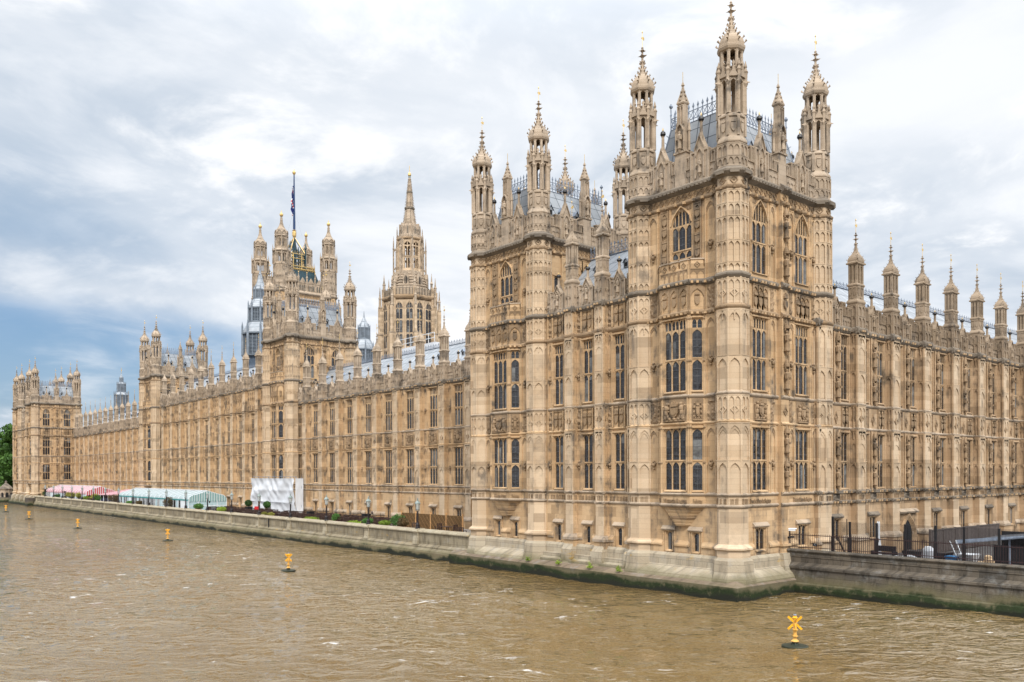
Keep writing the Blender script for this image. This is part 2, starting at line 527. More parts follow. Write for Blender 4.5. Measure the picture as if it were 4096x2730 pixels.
    def bosses(s, u0, u1, z, p, step, mat, n=0.0, r=.09):
        k = max(1, int((u1 - u0) / step))
        for i in range(k):
            u = u0 + (i + .5) * (u1 - u0) / k
            s.box(u - r, u + r, n, n + p, z - r, z + r, 'stone' if i % 3 and p < .34 else mat)

    def arch(s, u0, u1, z0, z1, rise, n0, n1, mat, k=8):
        """stone filling between a pointed arch springing at z0 and the straight top z1"""
        c, w = (u0 + u1) / 2, (u1 - u0) / 2
        ts = [-1 + 2 * i / k for i in range(k + 1)]
        pts, fs = [], []
        for t_ in ts:
            za = min(z0 + rise * max(0, 1 - abs(t_)) ** 0.55, z1 - .005)
            u = c + w * t_
            pts += [(u, n1, za), (u, n1, z1), (u, n0, za)]
        for i in range(k):
            a = 3 * i
            fs += [(a, a + 3, a + 4, a + 1), (a, a + 2, a + 5, a + 3)]
        s.add(pts, fs, mat)

    def archrib(s, u0, u1, z0, rise, n0, n1, w, mat, k=8):
        c, hw = (u0 + u1) / 2, (u1 - u0) / 2
        pts, fs = [], []
        for i in range(k + 1):
            t_ = -1 + 2 * i / k
            f = max(0, 1 - abs(t_)) ** 0.55
            zi, zo = z0 + rise * f, z0 + (rise + w * 1.3) * f
            pts += [(c + hw * t_, n1, zi), (c + (hw + w) * t_, n1, zo), (c + hw * t_, n0, zi), (c + (hw + w) * t_, n0, zo)]
        for i in range(k):
            a = 4 * i
            fs += [(a, a + 4, a + 5, a + 1), (a, a + 2, a + 6, a + 4), (a + 1, a + 5, a + 7, a + 3)]
        s.add(pts, fs, mat)

    def panel2(s, u0, u1, z0, z1, mat, lights=2, heads=(), p=.05, r=.035, edge=True):
        p = p * 2.1 if p < .1 else p
        """blind tracery: ribs with little pointed heads"""
        w = (u1 - u0) / lights
        for i in range(0 if edge else 1, lights + (1 if edge else 0)):
            u = u0 + i * w
            s.box(u - r, u + r, -.01, p, z0, z1, mat)
        for zh in heads:
            for i in range(lights):
                s.arch(u0 + i * w + r, u0 + (i + 1) * w - r, zh - w * .75, zh, w * .55, 0, p * .9, mat, 6)
            s.box(u0, u1, -.01, p * 1.15, zh - .01, zh + .05, mat)

    def diamond(s, u, z, r, mat, p=.06, rz=None, core=True):
        rz = r * 1.1 if rz is None else rz
        o = [(u, z - rz), (u + r, z), (u, z + rz), (u - r, z)]
        i = [(u, z - rz * .72), (u + r * .72, z), (u, z + rz * .72), (u - r * .72, z)]
        s.add([(a, p, b) for a, b in o] + [(a, p, b) for a, b in i] + [(a, -.01, b) for a, b in o] + [(a, .005, b) for a, b in i],
              [(k, (k + 1) % 4, 4 + (k + 1) % 4, 4 + k) for k in range(4)] + [(8 + k, 8 + (k + 1) % 4, (k + 1) % 4, k) for k in range(4)]
              + [(4 + k, 4 + (k + 1) % 4, 12 + (k + 1) % 4, 12 + k) for k in range(4)], mat)
        if core:
            s.add([(u - r * .35, .01, z), (u, .01, z - rz * .35), (u + r * .35, .01, z), (u, .01, z + rz * .35), (u, p * 1.5, z)],
                  [(0, 1, 4), (1, 2, 4), (2, 3, 4), (3, 0, 4)], mat)

    def shield(s, u, z, w, h_, mat, n=0.0, p=.10):
        s.plate([(u - w / 2, z + h_ / 2), (u - w / 2, z - h_ * .1), (u - w * .3, z - h_ * .36), (u, z - h_ / 2), (u + w * .3, z - h_ * .36),
                 (u + w / 2, z - h_ * .1), (u + w / 2, z + h_ / 2)], n - .02, n + p, mat)

    def crown(s, u, z, w, h_, mat, n=0.0, p=.12):
        s.box(u - w / 2, u + w / 2, n - .02, n + p, z, z + h_ * .32, mat)
        for i in range(3):
            q = u + (i - 1) * w * .36
            s.plate([(q - w * .15, z + h_ * .32), (q + w * .15, z + h_ * .32), (q, z + h_ * (1 if i == 1 else .8))], n - .02, n + p * .8, mat)

    def arms(s, u0, u1, z0, z1, mat, n=0.0):
        """crowned shield with two rampant supporters on a scroll"""
        c, w, h_ = (u0 + u1) / 2, u1 - u0, z1 - z0
        s.box(u0, u1, n - .01, n + .03, z0, z1, mat)
        s.shield(c, z0 + h_ * .42, w * .30, h_ * .44, mat, n + .02, .16)
        s.shield(c, z0 + h_ * .42, w * .20, h_ * .28, mat, n + .10, .13)
        s.crown(c, z0 + h_ * .67, w * .26, h_ * .26, mat, n + .02, .22)
        s.box(u0 + w * .08, u1 - w * .08, n, n + .16, z0 + h_ * .03, z0 + h_ * .10, mat)
        for k in range(5):
            s.ball((u0 + w * (.14 + .18 * k), n + .10, z0 + h_ * .13), w * .055, mat, 6, 4)
        for a in (-1, 1):
            q = lambda x, z, r, sz=1.0: s.ball((c + a * x * w, n + .12, z0 + z * h_), r * w, mat, 7, 5, sz)
            q(.31, .40, .065, 2.0)
            q(.29, .60, .075, 1.5)
            q(.27, .78, .060, 1.1)
            q(.21, .79, .035)
            q(.34, .20, .055, 2.0)
            q(.25, .22, .045, 1.8)
            q(.21, .58, .035, .8)
            q(.22, .46, .032, .8)
            s.tube((c + a * .38 * w, n + .1, z0 + .2 * h_), (c + a * .43 * w, n + .1, z0 + .66 * h_), .025 * w, mat, 5)
            q(.42, .70, .035)

    def relief(s, u0, u1, z0, z1, kind, mat, n=0.0, d=.16, seed=0, nu=14, nz=16):
        """carved field: royal arms with supporters, or leaf scroll"""
        if kind == 'arms':
            return s.arms(u0, u1, z0, z1, mat, n)
        pts = []
        for j in range(nz + 1):
            for i in range(nu + 1):
                a, b = -1 + 2 * i / nu, -1 + 2 * j / nz
                q = .15 * noise.noise(Vector((a * 4 + seed, b * 4, seed * 1.7)))
                if kind == 'arms':
                    e = lambda ca, cb, ra, rb, h_: h_ * max(0, 1 - ((a - ca) / ra) ** 2 - ((b - cb) / rb) ** 2) ** .5
                    q += max(e(0, -.1, .36, .45, .8), e(0, .55, .3, .28, .9), e(.62, -.05, .2, .62, 1.0), e(-.62, -.05, .2, .62, 1.0),
                             e(.5, .5, .2, .22, .9), e(-.5, .5, .2, .22, .9), e(0, -.82, .85, .16, .7), e(.84, .1, .1, .5, .6), e(-.84, .1, .1, .5, .6))
                else:
                    q += .8 * max(0, noise.noise(Vector((a * 2.3 * (u1 - u0) + seed * 3, b * 2.3 * (z1 - z0), 2 + seed))) + .15)
                if i in (0, nu) or j in (0, nz):
                    q = 0
                pts.append((u0 + (u1 - u0) * (a + 1) / 2, n + .004 + d * max(0, q), z0 + (z1 - z0) * (b + 1) / 2))
        s.add(pts, [(j * (nu + 1) + i, j * (nu + 1) + i + 1, (j + 1) * (nu + 1) + i + 1, (j + 1) * (nu + 1) + i) for j in range(nz) for i in range(nu)], mat)

    def statue(s, u, z, h_, mat, n=.12):
        """robed figure on a bracket under a canopy"""
        q = h_
        c = (u, n)
        s.lathe([(.03, z - .28 * q), (.10 * q, z - .08 * q), (.15 * q, z - .04 * q), (.15 * q, z)], mat, 6, c)
        s.lathe([(.13 * q, z), (.105 * q, z + .3 * q), (.10 * q, z + .52 * q), (.135 * q, z + .60 * q), (.15 * q, z + .76 * q), (.06 * q, z + .83 * q),
                 (.05 * q, z + .86 * q), (.075 * q, z + .90 * q), (.07 * q, z + .97 * q), (.02 * q, z + 1.0 * q)], mat, 8, c, None, 1.0, .8)
        s.box(u - .19 * q, u - .10 * q, n, n + .13 * q, z + .48 * q, z + .74 * q, mat)
        s.box(u + .08 * q, u + .18 * q, n + .02, n + .16 * q, z + .46 * q, z + .58 * q, mat)

    def canopy(s, u, z, h_, mat, n=.12, w=.2):
        s.lathe([(w * .6, z - .04), (w, z), (w, z + h_ * .25), (w * .65, z + h_ * .3), (w * .5, z + h_ * .6), (.02, z + h_)], mat, 6, (u, n))
        for a in (-1, 1):
            s.box(u + a * w - .035, u + a * w + .035, n, n + .07, z - .15, z + h_ * .55, mat)

    def letters(s, u0, u1, z0, z1, mat, seed=0, n=0.0):
        """black-letter minims carved in relief on the inscription course"""
        r_ = random.Random(seed)
        u = u0
        while u < u1 - .04:
            k = r_.choice((1, 2, 2, 3, 3, 4))
            for i in range(k):
                if u > u1 - .04:
                    break
                t_ = z1 if r_.random() < .25 else z1 - (z1 - z0) * .12
                s.box(u, u + .045, n - .01, n + .04, z0, t_, mat)
                u += .085
            if u < u1 - .1:
                s.box(u - .13, u - .04, n - .01, n + .035, z0 if r_.random() < .5 else z1 - .12, z0 + .05 if r_.random() < .5 else z1 - .07, mat)
            u += .05 + (.1 if r_.random() < .25 else 0)

    def wall(s, u0, u1, z0, z1, mat, holes=(), depth=.22, n=0.0, dark='stone'):
        us = sorted({u0, u1} | {q for h_ in holes for q in h_[:2]})
        zs = sorted({z0, z1} | {q for h_ in holes for q in h_[2:4]})
        for i in range(len(us) - 1):
            for j in range(len(zs) - 1):
                a, b, c, d = us[i], us[i + 1], zs[j], zs[j + 1]
                if any(h_[0] - 1e-6 <= a and b <= h_[1] + 1e-6 and h_[2] - 1e-6 <= c and d <= h_[3] + 1e-6 for h_ in holes):
                    continue
                s.quad((a, n, c), (b, n, c), (b, n, d), (a, n, d), mat)
        for a, b, c, d in holes:
            for p, q in (((a, c), (b, c)), ((b, c), (b, d)), ((b, d), (a, d)), ((a, d), (a, c))):
                s.quad((p[0], n, p[1]), (q[0], n, q[1]), (q[0], n - depth, q[1]), (p[0], n - depth, p[1]), dark)
            s.quad((a, n - depth - .05, c), (b, n - depth - .05, c), (b, n - depth - .05, d), (a, n - depth - .05, d), 'void')

    def parapet(s, u0, u1, z, mat, gablets=(), hgt=1.12, th=.28, merlon=.62, gap=.42, statue=True, fine=True, n=0.0, knob=True, gs=1.15):
        """pierced battlement with raised gablets"""
        s.box(u0, u1, n - th, n, z, z + hgt, mat)
        k = int((u1 - u0) / .42)
        if fine:
            for i in range(k):
                u = u0 + (i + .5) * (u1 - u0) / k
                s.box(u - .03, u + .03, n, n + .05, z + .1, z + hgt * .72, mat)
                s.arch(u + .03, u + (u1 - u0) / k - .03, z + hgt * .45, z + hgt * .72, .12, n, n + .045, mat, 4)
        ex = sorted([u0] + [g + q for g in gablets for q in (-.85, .85)] + [u1])
        for i in range(0, len(ex) - 1, 2):
            a, b = ex[i], ex[i + 1]
            m = max(1, int(round((b - a + gap) / (merlon + gap))))
            if b - a < .25:
                continue
            near = [q for q in (a, b) if any(abs(abs(q - g) - .85) < .02 for g in gablets)]
            if gablets and b - a < 2.4:
                L = b - a
                if L < .8:
                    mer = [(a + L * .2, b - L * .2, .15)]
                else:
                    w1 = L * .36
                    mer = [(a, a + w1, .32 if a in near else .0), (b - w1, b, .32 if b in near else .0)]
            else:
                st = (b - a + gap) / m
                mer = [(a + j * st, a + j * st + st - gap, .28 if gablets and min(abs(a + j * st + merlon / 2 - g) for g in gablets) < 1.5 else 0) for j in range(m)]
            for p, q, up in mer:
                z1 = z + hgt + .62 + up
                s.box(p, q, n - th, n, z + hgt, z1, mat)
                s.box(p - .06, q + .06, n - th - .06, n + .08, z1, z1 + .1, mat)
                if fine:
                    s.panel2(p + .02, q - .02, z + hgt - .1, z1 - .02, mat, 2 if q - p > .35 else 1, (z1 - .03,), .06, .03)
            s.box(a, b, n - .02, n + .06, z + hgt - .07, z + hgt, mat)
        for g in gablets:
            s.plate([(g - .8, z), (g + .8, z), (g + .8, z + 1.75 * gs), (g + .38, z + 1.95 * gs), (g, z + 2.75 * gs), (g - .38, z + 1.95 * gs), (g - .8, z + 1.75 * gs)], n - th * .8, n + .10, mat)
            for a in (-1, 1):
                s.add([(g, n + .2, z + 2.88 * gs), (g + a * .45, n + .2, z + 2.0 * gs), (g + a * .45, n - .3, z + 2.0 * gs), (g, n - .3, z + 2.88 * gs),
                       (g, n + .2, z + 2.75 * gs), (g + a * .45, n + .2, z + 1.88 * gs), (g + a * .45, n - .3, z + 1.88 * gs), (g, n - .3, z + 2.75 * gs)],
                      [(0, 1, 2, 3), (4, 7, 6, 5), (0, 4, 5, 1), (1, 5, 6, 2), (3, 2, 6, 7)], mat)
                s.box(g + a * .62 - .2, g + a * .62 + .2, n - .3, n + .18, z + 1.75 * gs, z + 1.86 * gs, mat)
                s.box(g + a * .75 - .06, g + a * .75 + .06, n + .08, n + .18, z - .1, z + 1.75 * gs, mat)
                s.box(g + a * .36 - .05, g + a * .36 + .05, n + .08, n + .2, z + .2, z + 1.9 * gs, mat)
            s.archrib(g - .3, g + .3, z + 1.45 * gs, .55, n + .05, n + .2, .08, mat, 6)
            if statue:
                s.statue(g, z + .55, 1.05, mat, n + .16)
            s.lathe([(.16, z + 2.6 * gs), (.10, z + 3.0 * gs), (.085, z + 3.6 * gs), (.12, z + 3.66 * gs)], mat, 6, (g, n - .05))
            if knob:
                s.lathe([(.10, z + 3.66 * gs), (.2, z + 3.78 * gs), (.17, z + 3.92 * gs), (.06, z + 4.02 * gs)], 'iron', 8, (g, n - .05))
                s.lathe([(.04, z + 4.0 * gs), (.05, z + 4.08 * gs), (.01, z + 4.24 * gs)], 'gold', 6, (g, n - .05))

    def build(s, name, parent=None, loc=None, rz=0.0, smooth=False):
        me = bpy.data.meshes.new(name)
        me.from_pydata(s.v, [], s.f)
        for m in s.mats:
            me.materials.append(bpy.data.materials[m])
        me.polygons.foreach_set('material_index', s.m)
        if smooth:
            me.polygons.foreach_set('use_smooth', [True] * len(s.f))
        me.update()
        return place(name, me, parent, loc, rz)


def place(name, me, parent=None, loc=None, rz=0.0):
    o = bpy.data.objects.new(name, me)
    COL.objects.link(o)
    if parent:
        o.parent = parent
    if loc:
        o.location = loc
    o.rotation_euler = (0, 0, rz)
    return o


def tag(o, label, cat, group=None, kind=None):
    o['label'], o['category'] = label, cat
    if group:
        o['group'] = group
    if kind:
        o['kind'] = kind
    return o


def thing(name, label, cat, loc=(0, 0, 0), rz=0.0, group=None):
    o = place(name, None, None, loc, rz)
    o.empty_display_size = 0.3
    return tag(o, label, cat, group)


def kids(o):
    return [c for c in bpy.data.objects if c.parent == o]


CH = {}


def dup(o, parent=None, loc=None, rz=None, label=None):
    """a copy of a thing or part together with its parts and sub-parts"""
    c = o.copy()
    COL.objects.link(c)
    if parent:
        c.parent = parent
    if loc is not None:
        c.location = loc
    if rz is not None:
        c.rotation_euler = (0, 0, rz)
    if label:
        c['label'] = label
    if o.name not in CH:
        CH[o.name] = kids(o)
    for k in CH[o.name]:
        dup(k, c)
    return c


ID = ((0, 0), (1, 0), (0, 1))
WCACHE = {}


def window_mesh(nl, lw, H, ztr=None, trac=0.0, arch=0.0, mw=.13, mat='stone', base=False, fine=True):
    """stone frame with mullions, transom and tracery, and its pane; local frame: u centred, z from the sill"""
    key = (nl, lw, H, ztr, trac, arch, mw, mat, base, fine)
    if key in WCACHE:
        return WCACHE[key]
    f, g = MB(), MB()
    Wd = nl * lw + (nl - 1) * mw
    a = -Wd / 2
    for q in (-1, 1):
        f.box(q * Wd / 2 - .03, q * Wd / 2 + .03, -.17, -.02, 0, H, mat)
        f.box(q * (Wd / 2 + .12) - .045, q * (Wd / 2 + .12) + .045, -.02, .07, 0 if not base else -.05, H + .02, mat)
    f.strip([(-.17, -.02), (.10, -.10), (.10, -.04), (-.17, .06)], -Wd / 2 - .05, Wd / 2 + .05, mat)
    top = H
    heads = []
    if arch:
        top = H - trac
        f.arch(-Wd / 2, Wd / 2, H - arch, H, arch - .02, -.14, -.015, mat, 12)
        f.archrib(-Wd / 2, Wd / 2, H - arch, arch - .02, -.02, .10, .09, mat, 12)
    else:
        f.box(-Wd / 2 - .2, Wd / 2 + .2, -.02, .11, H, H + .11, mat)
        top = H - trac
    for i in range(nl):
        u0 = a + i * (lw + mw)
        if i:
            f.box(u0 - mw + .025, u0 - .025, -.15, -.07, 0, H - (0.1 if not arch else arch * .25), mat)
        hd = lw * .62
        f.arch(u0, u0 + lw, top - hd, top + (.04 if trac else 0), hd * .85, -.14, -.07, mat, 6)
        if ztr:
            f.arch(u0, u0 + lw, ztr - hd, ztr, hd * .85, -.14, -.07, mat, 6)
        if trac:
            f.box(u0 + lw / 2 - .03, u0 + lw / 2 + .03, -.14, -.07, top, H - (arch * .15 if arch else 0), mat)
            if fine:
                for q in (0, 1):
                    f.arch(u0 + q * lw / 2, u0 + (q + 1) * lw / 2, H - lw * .5 - (arch * .2 if arch else 0), H, lw * .4, -.14, -.08, mat, 4)
    if ztr:
        f.box(-Wd / 2, Wd / 2, -.15, -.02, ztr, ztr + .10, mat)
    if base:                                    # sloping hood of the cellar windows
        f.strip([(-.02, H + .10), (.15, H + .06), (.20, H + .12), (.20, H + .18), (.02, H + .40), (-.02, H + .42)], -Wd / 2 - .40, Wd / 2 + .36, 'stone_dark' if mat == 'stone_north' else 'stone_grey')
        for q in (-1, 1):
            f.box(q * (Wd / 2 + .28) - .05, q * (Wd / 2 + .28) + .05, -.02, .09, -.3, H + .2, mat)
    g.quad((-Wd / 2, -.13, 0), (Wd / 2, -.13, 0), (Wd / 2, -.13, H), (-Wd / 2, -.13, H), 'glass')
    fo = f.build('window')
    go = g.build('pane', fo)
    WCACHE[key] = (fo.data, go.data)
    COL.objects.unlink(fo)
    COL.objects.unlink(go)
    bpy.data.objects.remove(go)
    bpy.data.objects.remove(fo)
    return WCACHE[key]


def window(parent, loc, rz, *args, **kw):
    fm, gm = window_mesh(*args, **kw)
    w = place('window', fm, parent, loc, rz)
    place('pane', gm, w)
    return w


def octframes(mb, c, ap, faces=range(8)):
    for i in faces:
        A = i * math.pi / 4
        mb.fr((c[0] + ap * math.cos(A), c[1] + ap * math.sin(A)), (-math.sin(A), math.cos(A)), (math.cos(A), math.sin(A)))
        yield i, ap * .4142
    mb.fr()


def vane(h_=1.3, r=.018):
    mb = MB()
    mb.tube((0, 0, 0), (0, 0, h_), r, 'gold', 5)
    mb.box(.02, .2, -.008, .008, h_ * .52, h_ * .70, 'gold')
    mb.box(-.12, -.02, -.012, .012, h_ * .56, h_ * .64, 'gold')
    mb.lathe([(.02, h_ * .9), (.045, h_ * .96), (.01, h_ * 1.05)], 'gold', 6)
    return mb


def ogee_cap(mb, ap, z0, z1, z2, mat, n=8, sx=1, sy=1, crock=.09, rows=4):
    """bulbous crocketed cap from z0, neck at z1, finial tip at z2"""
    H = z1 - z0
    pr = [(ap, z0), (ap * .99, z0 + H * .12), (ap * .90, z0 + H * .25), (ap * .68, z0 + H * .38), (ap * .44, z0 + H * .51), (ap * .29, z0 + H * .64), (ap * .20, z0 + H * .80), (ap * .13, z1)]
    mb.lathe(pr, mat, n, (0, 0), None, sx, sy)
    k = 1 / math.cos(math.pi / n)
    for j in range(rows + 2):
        f = .12 + .85 * j / (rows + 1)
        z = z0 + H * f
        i = max(q for q in range(len(pr)) if pr[q][1] <= z + 1e-6)
        i = min(i, len(pr) - 2)
        r = pr[i][0] + (pr[i + 1][0] - pr[i][0]) * (z - pr[i][1]) / (pr[i + 1][1] - pr[i][1])
        for q in range(n):
            A = math.pi / n + 2 * math.pi * q / n
            s_ = crock * (1 - .35 * f)
            x, y = r * k * math.cos(A) * sx, r * k * math.sin(A) * sy
            ox, oy = math.cos(A) * s_, math.sin(A) * s_
            tx, ty = -math.sin(A) * s_ * .5, math.cos(A) * s_ * .5
            mb.raw([(x - ox * .3, y - oy * .3, z - s_ * .7), (x + ox * 1.15 + tx, y + oy * 1.15 + ty, z + s_ * .5), (x + ox * 1.15 - tx, y + oy * 1.15 - ty, z + s_ * .5), (x + ox * .7, y + oy * .7, z + s_ * 1.3)],
                   [(0, 1, 2), (1, 3, 2), (0, 3, 1), (0, 2, 3)], mat)
    h2 = z2 - z1
    mb.lathe([(ap * .12, z1 - .05), (ap * .20, z1 + h2 * .10), (ap * .10, z1 + h2 * .16), (ap * .085, z1 + h2 * .34), (ap * .24, z1 + h2 * .44), (ap * .08, z1 + h2 * .52), (ap * .075, z1 + h2 * .68),
              (ap * .19, z1 + h2 * .76), (ap * .07, z1 + h2 * .84), (ap * .11, z1 + h2 * .92), (.01, z2)], mat, 8)
    for q in range(12):
        A = q * math.pi / 2 + .4 + (q // 4) * .5
        r = ap * (.46, .36, .40)[q // 4]
        zz = z1 + h2 * (.42, .72, .06)[q // 4]
        mb.raw([(0, 0, zz - .06), (r * math.cos(A), r * math.sin(A), zz + .05), (0, 0, zz + .12), (r * .6 * math.cos(A + .5), r * .6 * math.sin(A + .5), zz)], [(0, 1, 2), (0, 3, 1), (1, 3, 2)], mat)


def crest_run(mb, pts, z, hgt, step=.42, mat='crest_grey', w=.035):
    """ironwork cresting along a run of (x, y) points"""
    for (x0, y0), (x1, y1) in zip(pts[:-1], pts[1:]):
        L = math.hypot(x1 - x0, y1 - y0)
        if L < .05:
            continue
        U = ((x1 - x0) / L, (y1 - y0) / L)
        mb.fr((x0, y0), U, (-U[1], U[0]))
        for q in (0.0, .16, .58):
            mb.box(0, L, -w * .6, w * .6, z + hgt * q, z + hgt * q + w, mat)
        k = max(1, int(L / step))
        for i in range(k + 1):
            u = L * i / k
            mb.box(u - w * .5, u + w * .5, -w * .5, w * .5, z, z + hgt * .86, mat)
            mb.add([(u, 0, z + hgt * .66), (u + .11, 0, z + hgt * .80), (u, 0, z + hgt), (u - .11, 0, z + hgt * .80), (u, w, z + hgt * .8), (u, -w, z + hgt * .8)],
                   [(0, 1, 4), (1, 2, 4), (2, 3, 4), (3, 0, 4), (1, 0, 5), (2, 1, 5), (3, 2, 5), (0, 3, 5)], mat)
            if i < k:
                v = u + L / k
                for a, b in (((u, z + hgt * .16), (v, z + hgt * .58)), ((v, z + hgt * .16), (u, z + hgt * .58))):
                    mb.tube((a[0], 0, a[1]), (b[0], 0, b[1]), w * .5, mat, 4)
    mb.fr()

# ------------------------------------------------------------------ towers of the long building
def turret_top(mb, z, ap=.95):
    """open lantern of a corner turret above its cornice"""
    g = 'stone_grey'
    mb.lathe([(ap + .04, z), (ap + .04, z + .2), (ap, z + .3), (ap, z + 1.8), (ap + .06, z + 1.85), (ap + .06, z + 1.95), (ap * .92, z + 2.25), (ap * .9, z + 2.3),
              (ap * .9, z + 3.55), (ap * .99, z + 3.6), (ap * .99, z + 3.72), (ap * .88, z + 3.85)], g, 8)
    for i, w in octframes(mb, (0, 0), ap):
        mb.panel2(-w, w, z + .35, z + 1.75, g, 2, (z + 1.7, z + .85), .04)
    for i, w in octframes(mb, (0, 0), ap * .9):
        w *= .95
        mb.box(w - .09, w + .09, -.03, .09, z + 2.3, z + 3.6, g)
        mb.shield(0, z + 2.85, w * 1.0, .6, g, 0, .08)
        mb.crown(0, z + 3.2, w * .9, .25, g, 0, .09)
    a1 = ap * .90
    R = a1 / math.cos(math.pi / 8)
    for i in range(8):
        A = math.pi / 8 + i * math.pi / 4
        c = ((R - .12) * math.cos(A), (R - .12) * math.sin(A))
        mb.lathe([(.19, z + 3.8), (.17, z + 4.1), (.16, z + 6.1), (.2, z + 6.2)], g, 6, c)
        c2 = ((R + .05) * math.cos(A), (R + .05) * math.sin(A))
        mb.lathe([(.075, z + 3.8), (.07, z + 5.7), (.15, z + 5.95), (.10, z + 6.1), (.12, z + 6.65), (.16, z + 6.75), (.06, z + 7.0), (.10, z + 7.1), (.015, z + 7.5)], g, 5, c2)
        mb.raw([(c2[0] * 1.36, c2[1] * 1.36, z + 5.98), (c2[0], c2[1], z + 6.2), (c2[0] - .08 * math.sin(A), c2[1] + .08 * math.cos(A), z + 6.0), (c2[0] + .08 * math.sin(A), c2[1] - .08 * math.cos(A), z + 6.0)],
               [(0, 1, 2), (0, 3, 1), (0, 2, 3)], g)
    for i, w in octframes(mb, (0, 0), a1):
        mb.arch(-w + .08, w - .08, z + 5.75, z + 6.35, .42, -.16, .0, g, 6)
        mb.plate([(-w + .02, z + 6.3), (w - .02, z + 6.3), (.08, z + 6.75), (.05, z + 7.1), (.12, z + 7.2), (0, z + 7.4), (-.12, z + 7.2), (-.05, z + 7.1), (-.08, z + 6.75)], -.02, .12, g)
    a2 = ap * .76
    mb.lathe([(a2, z + 6.2), (a2, z + 6.95), (a2 + .05, z + 7.0), (a2 - .03, z + 7.1)], g, 8)
    R = a2 / math.cos(math.pi / 8)
    for i in range(8):
        A = math.pi / 8 + i * math.pi / 4
        mb.lathe([(.115, z + 7.0), (.10, z + 8.1), (.13, z + 8.3)], g, 6, ((R - .08) * math.cos(A), (R - .08) * math.sin(A)))
    for i, w in octframes(mb, (0, 0), a2):
        mb.arch(-w + .05, w - .05, z + 7.95, z + 8.35, .3, -.14, .01, g, 6)
    mb.ring(a2 + .03, z + 8.28, z + 8.6, .15, g)


def turret_shaft(mb, r, ap=1.0):
    st, ca = 'stone_pale', 'stone_carved'
    mb.lathe([(ap + .62, -.5), (ap + .50, 1.4), (ap + .36, 1.9), (ap + .30, 2.75), (ap + .12, 2.95)], 'base_stone', 8)
    mb.lathe([(ap + .12, 2.8), (ap + .12, 3.42), (ap + .30, 3.5), (ap + .30, 3.62), (ap + .02, 3.86)], st, 8)
    mb.lathe([(ap + .02, 3.8), (ap, 6.3), (ap, 20), (ap, 29.1 + r)], st, 8, cap=False)
    for z0, z1, p, m in strings(r):
        mb.ring(ap, z0, z1, p, m)
    for i, w in octframes(mb, (0, 0), ap):
        mb.letters(-w + .12, w - .1, 6.62, 7.02, ca, i)
        mb.panel2(-w, w, 7.3, 12.2, st, 1, (12.15, 9.6), .05, .05)
        mb.arch(-w + .05, w - .05, 11.2, 12.1, .55, 0, .04, st, 6)
        mb.panel2(-w, w, 12.4, 14.1, st, 2, (14.05,), .045, .04)
        mb.diamond(0, 13.1, w * .72, st, .07)
        mb.panel2(-w, w, 14.3, 19.95, st, 2 if r < 0 else 1, (19.9, 16.75), .05, .05)
        mb.panel2(-w, w, 19.2, 19.95, st, 2, (19.85,), .045, .03, False)
        mb.panel2(-w, w, 20.3, 22.1 + r, st, 2, (22.0 + r,), .045, .04)
        mb.diamond(0, 21.05 + r * .5, w * .72, st, .07)
        mb.panel2(-w, w, 22.5 + r, 28.1 + r, st, 2, tuple(q + r for q in (28.02, 27.15, 26.25, 24.6, 23.1)), .05, .04)
        mb.diamond(0, 28.7 + r, w * .7, ca, .06, .28)
        mb.box(-w + .1, w - .1, .22, .40, 29.1 + r, 29.36 + r, 'stone_dark')
        mb.box(-.08, .08, .10, .24, 28.12 + r, 28.34 + r, ca)


def strings(r):
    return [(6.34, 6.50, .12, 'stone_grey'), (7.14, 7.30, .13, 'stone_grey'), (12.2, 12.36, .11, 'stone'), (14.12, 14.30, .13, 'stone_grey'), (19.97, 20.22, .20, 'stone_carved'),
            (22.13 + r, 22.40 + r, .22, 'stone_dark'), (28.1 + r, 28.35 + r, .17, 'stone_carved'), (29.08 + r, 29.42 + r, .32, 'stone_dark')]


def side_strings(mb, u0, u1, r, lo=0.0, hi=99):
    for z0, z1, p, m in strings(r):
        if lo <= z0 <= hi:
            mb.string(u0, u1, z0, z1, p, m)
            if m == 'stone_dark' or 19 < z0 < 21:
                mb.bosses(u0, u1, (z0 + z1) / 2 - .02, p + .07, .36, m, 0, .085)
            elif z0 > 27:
                mb.bosses(u0, u1, (z0 + z1) / 2, p + .1, .8, m, 0, .10)


def frieze(mb, u0, u1, r):
    k = max(1, int((u1 - u0) / .52))
    for i in range(k):
        mb.diamond(u0 + (i + .5) * (u1 - u0) / k, 28.7 + r, .24, 'stone_carved', .06, .29)
    mb.box(u0, u1, -.01, .05, 28.36 + r, 28.42 + r, 'stone')


def ledge(mb, a, b):
    if b - a > .05:
        mb.strip([(0, 3.3), (.2, 3.46), (.2, 3.58), (.02, 3.86), (-.05, 3.86), (-.05, 3.3)], a, b, 'stone')
        mb.box(a, b, -.05, .10, 2.85, 3.44, 'stone')


def base_course(mb, u0, u1, low='base_stone', gaps=()):
    ex = [u0] + [q for g in sorted(gaps) for q in g] + [u1]
    for i in range(0, len(ex) - 1, 2):
        ledge(mb, ex[i], ex[i + 1])
    mb.strip([(-.1, -.5), (1.15, -.5), (1.1, 1.3), (.92, 1.55), (.36, 2.02), (.30, 2.08), (.27, 2.75), (.12, 2.95), (-.1, 2.95)], u0, u1, low)


def win_at(mb, parent, u, z, *a, n=0.0, **k):
    th = math.atan2(mb.N[0], -mb.N[1])
    return window(parent, mb.P(u, n, z), th, *a, **k)


